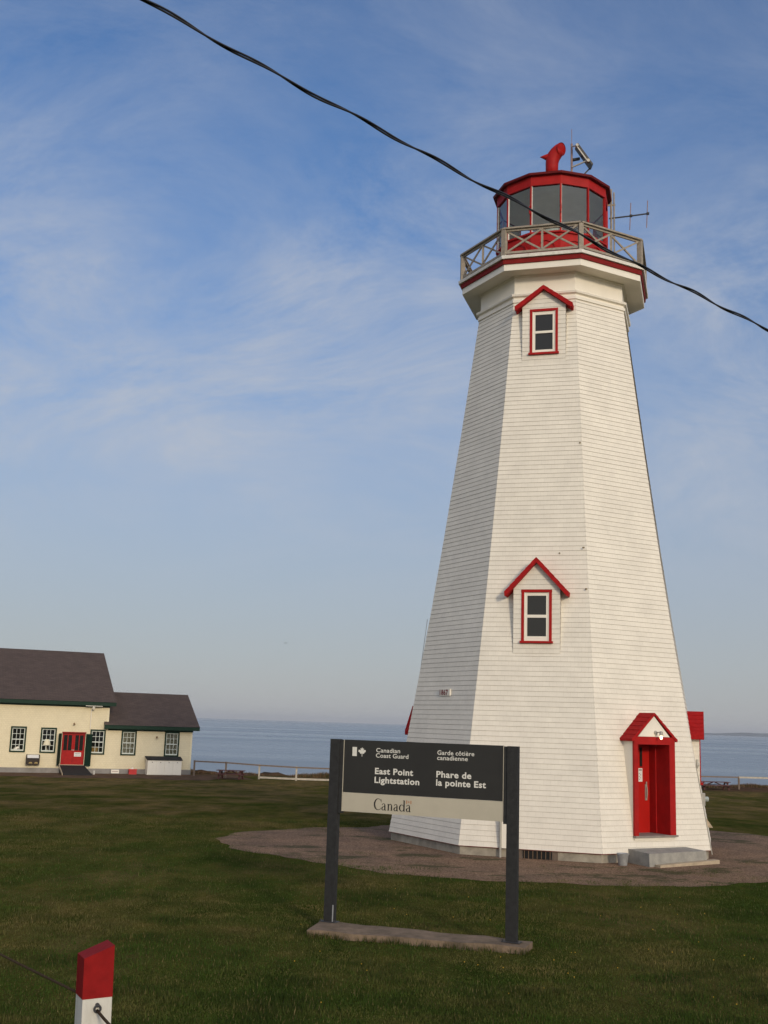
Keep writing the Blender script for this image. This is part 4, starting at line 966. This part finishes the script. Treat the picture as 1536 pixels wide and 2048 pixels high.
mb = MB(); mb.bar((-8.90, -2.5, .06), (-8.90, -.04, .58), .05, .10); mb.build('kerb_rail', m_plank, rp)
# conduit with floodlights and bracket lamps
fl = thing('floodlight', 'white conduit with floodlight under the eaves of the yellow house', 'light', HL, HR)
mb = MB(); mb.tube([(-7.05, -.05, 2.92), (-7.05, -.05, 4.2), (-6.98, -.3, 4.3)], .03, 8); mb.build('pipe', m_white, fl)
mb = MB(); mb.tube([(-6.98, -.3, 4.28), (-6.98, -.42, 4.33), (-6.98, -.52, 4.27)], [.04, .07, .10], 10); mb.bar((-7.5, -.47, 4.42), (-6.4, -.47, 4.42), .04, .03); mb.build('lamp_head', m_white, fl)
def bracket(name, x, z, lab):
    b = thing(name, lab, 'light', at_house(x, 0, z), HR)
    mb = MB(); mb.tube([(0, -.0, -.02), (0, -.03, -.02)], .05, 8); mb.tube([(0, -.02, 0), (0, -.12, .06), (0, -.17, 0)], .012, 6); mb.build('arm', mat('rusty_metal', (.20, .11, .05), .8, .3, 10), b)
    mb = MB(); mb.tube([(0, -.17, .02), (0, -.17, -.10)], [.03, .08], 10); mb.build('lamp_shade', mat('rusty_shade', (.25, .16, .08), .8, .3, 10), b)
bracket('bracket_lamp', -8.11, 3.25, 'rusty bracket lamp on the yellow wall above the red door')
bracket('bracket_lamp', -2.56, 2.50, 'rusty bracket lamp between the two curtained house windows')
# information panel on the wall
ip = thing('display_stand', 'dark slope topped display stand under the left windows of the yellow house', 'display stand', HL, HR)
mb = MB(); mb.hexa([(-11.02, -.45, .55), (-10.16, -.45, .55), (-10.12, -.02, .60), (-10.98, -.02, .60)], [(-11.02, -.50, .95), (-10.16, -.50, .95), (-10.12, -.02, 1.18), (-10.98, -.02, 1.18)]); mb.build('case', mat('dark_brown_case', (.035, .025, .02), .6), ip)
mb = MB(); mb.quad([(-10.94, -.47, .972), (-10.22, -.47, .972), (-10.20, -.08, 1.158), (-10.92, -.08, 1.158)]); mb.build('display_sheet', m_paper, ip)
mb = MB()
for x in (-10.85, -10.50):
    mb.quad([(x, -.482, .62), (x + .26, -.482, .62), (x + .2, -.486, .72), (x + .06, -.486, .72)])
mb.build('brass_vent', mat('dull_brass', (.30, .22, .08), .5), ip)
# white storage cabinets
cb = thing('storage_cabinet', 'long white low storage cabinet with dark lid against the annex wall', 'cabinet', HL, HR)
mb = MB(); yb, yf = -.15, -.85
mb.hexa([(-3.22, yf, .0), (-.92, yf, .0), (-.92, yb, .0), (-3.22, yb, .0)], [(-3.22, yf, .98), (-.92, yf, .98), (-.92, yb, 1.17), (-3.22, yb, 1.17)]); mb.build('cabinet_body', m_white, cb)
mb = MB(); mb.hexa([(-3.29, yf - .06, .975), (-.86, yf - .06, .975), (-.86, yb + .03, 1.18), (-3.29, yb + .03, 1.18)], [(-3.29, yf - .06, 1.015), (-.86, yf - .06, 1.015), (-.86, yb + .03, 1.22), (-3.29, yb + .03, 1.22)]); mb.build('lid', mat('black_roofing_felt', (.02, .019, .02), .9), cb)
for i in range(4):
    a = -3.19 + i * .565; mb = MB(); mb.box(a, a + .545, yf - .025, yf - .002, .05, .94); dm = mb.build('cabinet_door', m_white, cb)
    mb = MB(); mb.box(a + .25, a + .30, yf - .04, yf - .026, .82, .87); mb.build('latch', m_fence, dm)
# red crate and white box
ct = thing('red_crate', 'red plastic crate on the ground beside the white storage cabinet', 'crate', at_house(-4.12, -.45, 0.0), HR)
mb = MB(); mb.box(-.25, .25, -.18, -.15, 0, .36); mb.box(-.25, .25, .15, .18, 0, .36); mb.box(-.25, -.22, -.149, .149, 0, .36); mb.box(.22, .25, -.149, .149, 0, .36); mb.box(-.22, .22, -.149, .149, 0, .03); mb.build('crate_body', m_redplastic, ct)
mb = MB(); mb.box(-.27, .27, -.20, -.181, .30, .37); mb.box(-.08, .08, -.20, -.181, .18, .24); mb.build('rim', m_redplastic, ct)
mb = MB(); mb.tube([(-.05, 0, .05), (0, 0, .3), (.03, -.02, .42)], [.1, .13, .04], 10); o = mb.build('white_bag', m_white, loc=at_house(-4.15, -.45, .04), rotz=HR); tag(o, 'white bag stuffed in the red plastic crate', 'bag')
mb = MB(); mb.box(-.26, .26, -.04, .04, 0, .24); mb.box(-.20, .20, -.043, -.0405, .10, .15, 1); o = mb.build('white_board', [m_white, mat('faded_print', (.45, .35, .33), .8)], loc=at_house(-5.25, -.30, .06), rotz=HR); tag(o, 'small white board leaning at the foot of the house between ramp and crate', 'board'); bev(o, .006)
mb = MB(); mb.tube([(0, 0, 0), (0, 0, .26)], [.07, .07], 10); o = mb.build('white_stump', mat('grey_white_paint', (.5, .48, .44), .7), loc=at_house(-6.75, -1.2, 0), rotz=HR); tag(o, 'short pale stump post beside the dark ramp', 'post')
# bare soil strip in front
mb = MB()
for i in range(40):
    xa, xb = -21 + i * .6, -21 + (i + 1) * .6; f = lambda x: -4.6 + .8 * math.sin(x * .9) + .4 * math.sin(x * 2.7) - (1.2 if x > -7 else 0)
    A_ = [at_house(xa, f(xa), .004), at_house(xb, f(xb), .004), at_house(xb, -.02, .02), at_house(xa, -.02, .02)]; mb.quad([(p[0], p[1], p[2]) for p in A_])
o = mb.build('dirt_strip', mat('reddish_soil', (.17, .105, .072), 1.0, 0, 1.2, .5, 12, c2=(.085, .06, .038), spec=0)); o['kind'] = 'structure'

# ------------------------------------------------------------------ picnic tables
def picnic(loc, rz, lab, grp, W=1.80):
    t = thing('picnic_table', lab, 'picnic table', loc, rz, grp); h = .56
    mb = MB()
    for i in range(4): mb.box(-W / 2, W / 2, -.36 + i * .182, -.36 + i * .182 + .17, h - .04, h)
    mb.build('table_top', m_brown, t)
    for y in (-.62, .62):
        mb = MB(); mb.box(-W / 2, W / 2, y - .13, y + .13, .30, .335); mb.build('bench', m_brown, t)
    for x in (-W / 2 + .22, W / 2 - .22):
        mb = MB(); mb.bar((x, -.2, h - .04), (x, -.58, 0), .05, .10, up=(1, 0, 0)); mb.bar((x, .2, h - .04), (x, .58, 0), .05, .10, up=(1, 0, 0)); mb.bar((x + .051, -.68, .26), (x + .051, .68, .26), .05, .08); mb.bar((x + .051, -.34, h - .08), (x + .051, .34, h - .08), .05, .07)
        mb.build('leg_frame', m_brown, t)
    mb = MB(); mb.bar((-W / 2 + .3, 0, .24), (-.08, 0, h - .05), .045, .07); mb.bar((W / 2 - .3, 0, .24), (.08, 0, h - .05), .045, .07); mb.build('brace', m_brown, t)
    return t
picnic((-9.45, 75.2, HZ + .02), R(-6), 'brown picnic table on the grass by the fence beside the yellow house', 'picnic tables by the fence')
picnic((24.1, 82.0, HZ + .0), R(4), 'brown picnic table half hidden behind the right edge of the lighthouse', 'picnic tables by the fence', W=2.2)

# ------------------------------------------------------------------ coast fence
def fence(lab, pts, low, white_from):
    t = thing('rail_fence', lab, 'fence', (pts[0][0], pts[0][1], HZ)); ox, oy = pts[0][0], pts[0][1]
    for i, (x, y, h) in enumerate(pts):
        wmat = m_fence if i < 2 and low else m_fencew if i >= 2 and low else m_fence
        mb = MB(); mb.box(x - ox - .055, x - ox + .055, y - oy - .055, y - oy + .055, -.3, h + .04); mb.build('post', wmat, t)
    for i, ((x0, y0, h0), (x1, y1, h1)) in enumerate(zip(pts[:-1], pts[1:])):
        mb = MB(); mb.bar((x0 - ox, y0 - oy - .08, h0 - .02), (x1 - ox, y1 - oy - .08, h1 - .02), .05, .09 if i < white_from else .12); mb.build('top_rail', m_fencew if i >= white_from else m_fence, t)
        if low and i >= 2:
            mb = MB(); mb.bar((x0 - ox, y0 - oy - .09, .12), (x1 - ox, y1 - oy - .09, .12), .05, .12); mb.build('low_rail', m_fencew, t)
fence('low rail fence along the cliff edge between the yellow house and the sign', [(-12.28, 77.9, 1.0), (-10.02, 77.0, 1.0), (-7.73, 76.5, .92), (-5.22, 75.9, .88), (-2.8, 75.9, .86), (-.4, 76.2, .86), (2.0, 76.8, .86), (4.4, 77.5, .86)], True, 4)
fence('low rail fence along the cliff edge right of the lighthouse', [(15.0, 81.0, .9), (18.6, 81.8, .88), (22.6, 82.6, .88), (26.32, 83.38, .88), (30.0, 83.9, .88), (33.7, 84.4, .88), (37.4, 85.0, .88)], False, 3)

# ------------------------------------------------------------------ a gull far out
mb = MB()
mb.tube([(-.16, 0, 0), (-.05, 0, .01), (.12, 0, .02), (.2, 0, .0)], [.02, .07, .06, .01], 8)
mb.quad([(-.05, .0, .03), (.10, .0, .03), (.06, -.35, .10), (-.02, -.62, .02)]); mb.quad([(.10, 0, .03), (-.05, 0, .03), (-.02, .62, .02), (.06, .35, .10)])
o = mb.build('seabird', m_bird, loc=(-10.0, 120.0, 11.05), rotz=R(60)); o.scale = (.5, .5, .5); tag(o, 'tiny dark bird flying in the sky left of the lighthouse', 'bird')

# ------------------------------------------------------------------ sea haze
mb = MB(); mb.box(-42000, 42000, -400, 31000, -11.0, 90.0)
hm = bpy.data.materials.new('sea_haze'); hm.use_nodes = True; hm.node_tree.nodes.clear()
ho = hm.node_tree.nodes.new('ShaderNodeOutputMaterial'); hv = hm.node_tree.nodes.new('ShaderNodeVolumePrincipled')
hv.inputs['Color'].default_value = (.86, .90, .96, 1); hv.inputs['Density'].default_value = 8.0e-5; hv.inputs['Anisotropy'].default_value = 0.0
hm.node_tree.links.new(hv.outputs[0], ho.inputs['Volume'])
o = mb.build('haze', hm); o['kind'] = 'stuff'

# ------------------------------------------------------------------ grass
from mathutils import noise as mnoise
def in_poly(x, y, P):
    c = np.zeros(len(x), bool)
    for (x0, y0), (x1, y1) in zip(P, P[1:] + P[:1]):
        c ^= ((y0 > y) != (y1 > y)) & (x < (x1 - x0) * (y - y0) / (y1 - y0 + 1e-9) + x0)
    return c
def blades(name, X, Y, Z, H, Wd, colr, lean=.5):
    n = len(X); a = rng.uniform(0, 2 * math.pi, n); b = rng.uniform(0, 2 * math.pi, n); ln = rng.uniform(.1, 1, n) * lean * H
    dx_, dy_ = np.cos(a) * Wd / 2, np.sin(a) * Wd / 2
    V = np.empty((n, 3, 3)); V[:, 0] = np.stack([X - dx_, Y - dy_, Z], 1); V[:, 1] = np.stack([X + dx_, Y + dy_, Z], 1); V[:, 2] = np.stack([X + np.cos(b) * ln, Y + np.sin(b) * ln, Z + H], 1)
    me = bpy.data.meshes.new(name); me.vertices.add(n * 3); me.vertices.foreach_set('co', V.ravel()); me.loops.add(n * 3); me.loops.foreach_set('vertex_index', np.arange(n * 3)); me.polygons.add(n)
    me.polygons.foreach_set('loop_start', np.arange(n) * 3); me.polygons.foreach_set('loop_total', np.full(n, 3)); me.update(calc_edges=True)
    at = me.color_attributes.new('tint', 'FLOAT_COLOR', 'POINT'); cc = np.ones((n, 3, 4)); cc[:, :, :3] = colr[:, None, :]; at.data.foreach_set('color', cc.ravel())
    o = bpy.data.objects.new(name, me); COL.objects.link(o); return o
M = bpy.data.materials.new('grass_blade'); M.use_nodes = True
n_ = M.node_tree.nodes; b_ = n_['Principled BSDF']; b_.inputs['Roughness'].default_value = .9; b_.inputs['Specular IOR Level'].default_value = .05
a_ = n_.new('ShaderNodeAttribute'); a_.attribute_name = 'tint'; M.node_tree.links.new(a_.outputs['Color'], b_.inputs['Base Color'])
LAT = np.random.default_rng(5).random((256, 256))
def vnoise(x, y):
    xi = np.floor(x).astype(int); yi = np.floor(y).astype(int); fx = x - xi; fy = y - yi; fx = fx * fx * (3 - 2 * fx); fy = fy * fy * (3 - 2 * fy)
    g = lambda a, b: LAT[a % 256, b % 256]
    return (g(xi, yi) * (1 - fx) + g(xi + 1, yi) * fx) * (1 - fy) + (g(xi, yi + 1) * (1 - fx) + g(xi + 1, yi + 1) * fx) * fy
def fbm(x, y, s, o=4, ph=0.0):
    r = 0; a = 1; t = 0
    for k in range(o): r = r + a * vnoise(x * s * 2 ** k + 17.3 * k + ph, y * s * 2 ** k + 9.1 * k + ph); t += a; a *= .58
    return (r / t - .5) * 3.2          # about -1..1
def patch(x, y, s, ph):
    return (np.sin(x * s + ph) * np.sin(y * s * 1.3 + ph * 2) + np.sin(x * s * 2.3 + y * s * .7 + ph) * .6 + np.sin(x * s * .6 - y * s * 2.1 + 3 * ph) * .6) / 2.2
def make_lawn_grass():
    n = 520000; t = rng.random(n)
    Y = 10.8 + (36 - 10.8) * t ** 1.6; half = Y * .36 + .8
    X = rng.uniform(-1, 1, n) * half
    dxg, dyg = X - GC[0], Y - GC[1]; rg = np.hypot(dxg, dyg); edge = grav_r(np.arctan2(dyg, dxg)); pm = patch(X, Y, 1.1, .7) + rng.normal(0, .25, n)
    gf = fbm(X * .7, Y, .9, 4, 21.0); keep = (rg > edge - .12 - 1.7 * np.clip(gf - .05, 0, 1) + rng.normal(0, .10, n)) | ((rg > 5.4) & (gf > .42) & (rng.random(n) < .5)) | ((rg > edge - 1.5) & (rng.random(n) < .10 * np.clip(1.5 - (edge - rg), 0, 1)))
    keep &= ~in_poly(X, Y, [(-.90, 16.74), (2.06, 15.98), (2.25, 16.38), (-.72, 17.48)])
    X, Y = X[keep], Y[keep]; n = len(X); Z = gz(X, Y) - .005
    p1 = 1.5 * fbm(X * .8, Y, .45, 4, 3.0) + .9 * fbm(X * .7, Y, 1.6, 3, 40.0) + rng.normal(0, .3, n); p2 = 1.2 * fbm(X * .8, Y, 1.3, 4, 77.0)
    H = rng.uniform(.018, .042, n) * (1 + .45 * p2); H = H * (1 + .8 * np.clip(fbm(X, Y, 3.2, 2, 9.0), 0, 1)); H = np.where(rng.random(n) < .02, H * 2, H)
    g = np.array([.046, .078, .014]); br_ = np.array([.155, .122, .046]); st = np.array([.17, .14, .060]); dk = np.array([.024, .036, .009])
    k = np.clip(.10 + .5 * p1 + (Y - 18) * .02, 0, 1)[:, None]; c = g * (1 - k) + br_ * k
    dkm = (np.clip(p2 * .9 + .15, 0, .9) * rng.uniform(.5, 1, n))[:, None]; c = c * (1 - dkm) + dk * dkm
    c = np.where((rng.random(n) < .05)[:, None], st, c); c *= rng.uniform(.6, 1.4, n)[:, None]
    o = blades('lawn_grass', X, Y, Z, H, rng.uniform(.006, .011, n), c); o.data.materials.append(M)
    tag(o, 'short mown green and brown grass blades in the foreground lawn', 'grass', kind='stuff')
make_lawn_grass()
def make_edge_grass():
    n = 2600; t = rng.random(n); X = -.95 + (2.12 + .95) * t + rng.normal(0, .03, n); Y = 16.74 + (15.95 - 16.74) * t - np.abs(rng.normal(0, .05, n)) + .01
    dens = .5 + .5 * np.sin(t * 19) + .3 * np.sin(t * 47); keep = rng.random(n) < np.clip(dens, .12, 1); X, Y = X[keep], Y[keep]; n = len(X)
    c = np.where((rng.random(n) < .3)[:, None], np.array([.12, .095, .036]), np.array([.040, .060, .012])) * rng.uniform(.6, 1.2, n)[:, None]
    o = blades('edge_grass', X, Y, gz(X, Y) - .005, rng.uniform(.04, .11, n), rng.uniform(.007, .012, n), c, .6); o.data.materials.append(M)
    tag(o, 'longer uncut grass along the front of the concrete footing slab', 'grass', kind='stuff')
make_edge_grass()
def make_rough():
    n = 60000; X = rng.uniform(-14, 45, n); cl = coast(X); Y = cl + rng.normal(-.5, .5, n); Y = np.where(Y > cl + .1, cl - rng.random(n), Y)
    pt = patch(X, Y, .5, 2.2) + patch(X, Y, 1.7, .3) * .6; keep = pt + rng.normal(0, .3, n) > -.15; X, Y, pt = X[keep], Y[keep], pt[keep]; n = len(X); Z = np.full(n, HZ - .02)
    H = rng.uniform(.08, .26, n) * (1 + .9 * np.clip(pt, -.6, 1)); c = np.array([.17, .105, .055])[None] * rng.uniform(.5, 1.4, n)[:, None]; c = np.where((rng.random(n) < .3)[:, None], np.array([.05, .055, .02]), c)
    o = blades('dry_grass', X, Y, Z, H, rng.uniform(.02, .05, n), c, .6); o.data.materials.append(M); tag(o, 'rough dry brown grass along the cliff edge above the sea', 'grass', kind='stuff')
make_rough()
# dandelions
mdy = mat('dandelion_yellow', (.46, .28, .02), .8); md0 = None
for i in range(44):
    y = 11.6 + 10 * rng.random(); x = rng.uniform(-.2, 1) * y * .33
    if math.hypot(x - GC[0], y - GC[1]) < 8.4 or (-1 < x < 2.3 and 15.8 < y < 17.6): continue
    if md0 is None:
        mb = MB(); mb.tube([(0, 0, .03), (0, 0, .036), (0, 0, .042)], [.006, .013, .009], 7); md0 = mb.build('dandelion', mdy)
        o = md0
    else:
        o = md0.copy(); COL.objects.link(o)
    o.location = (x, y, float(gz(x, y))); s = rng.uniform(.4, .75); o.scale = (s, s, 1.0)
    tag(o, 'tiny yellow dandelion head scattered in the lawn', 'flower', 'dandelions scattered over the lawn')
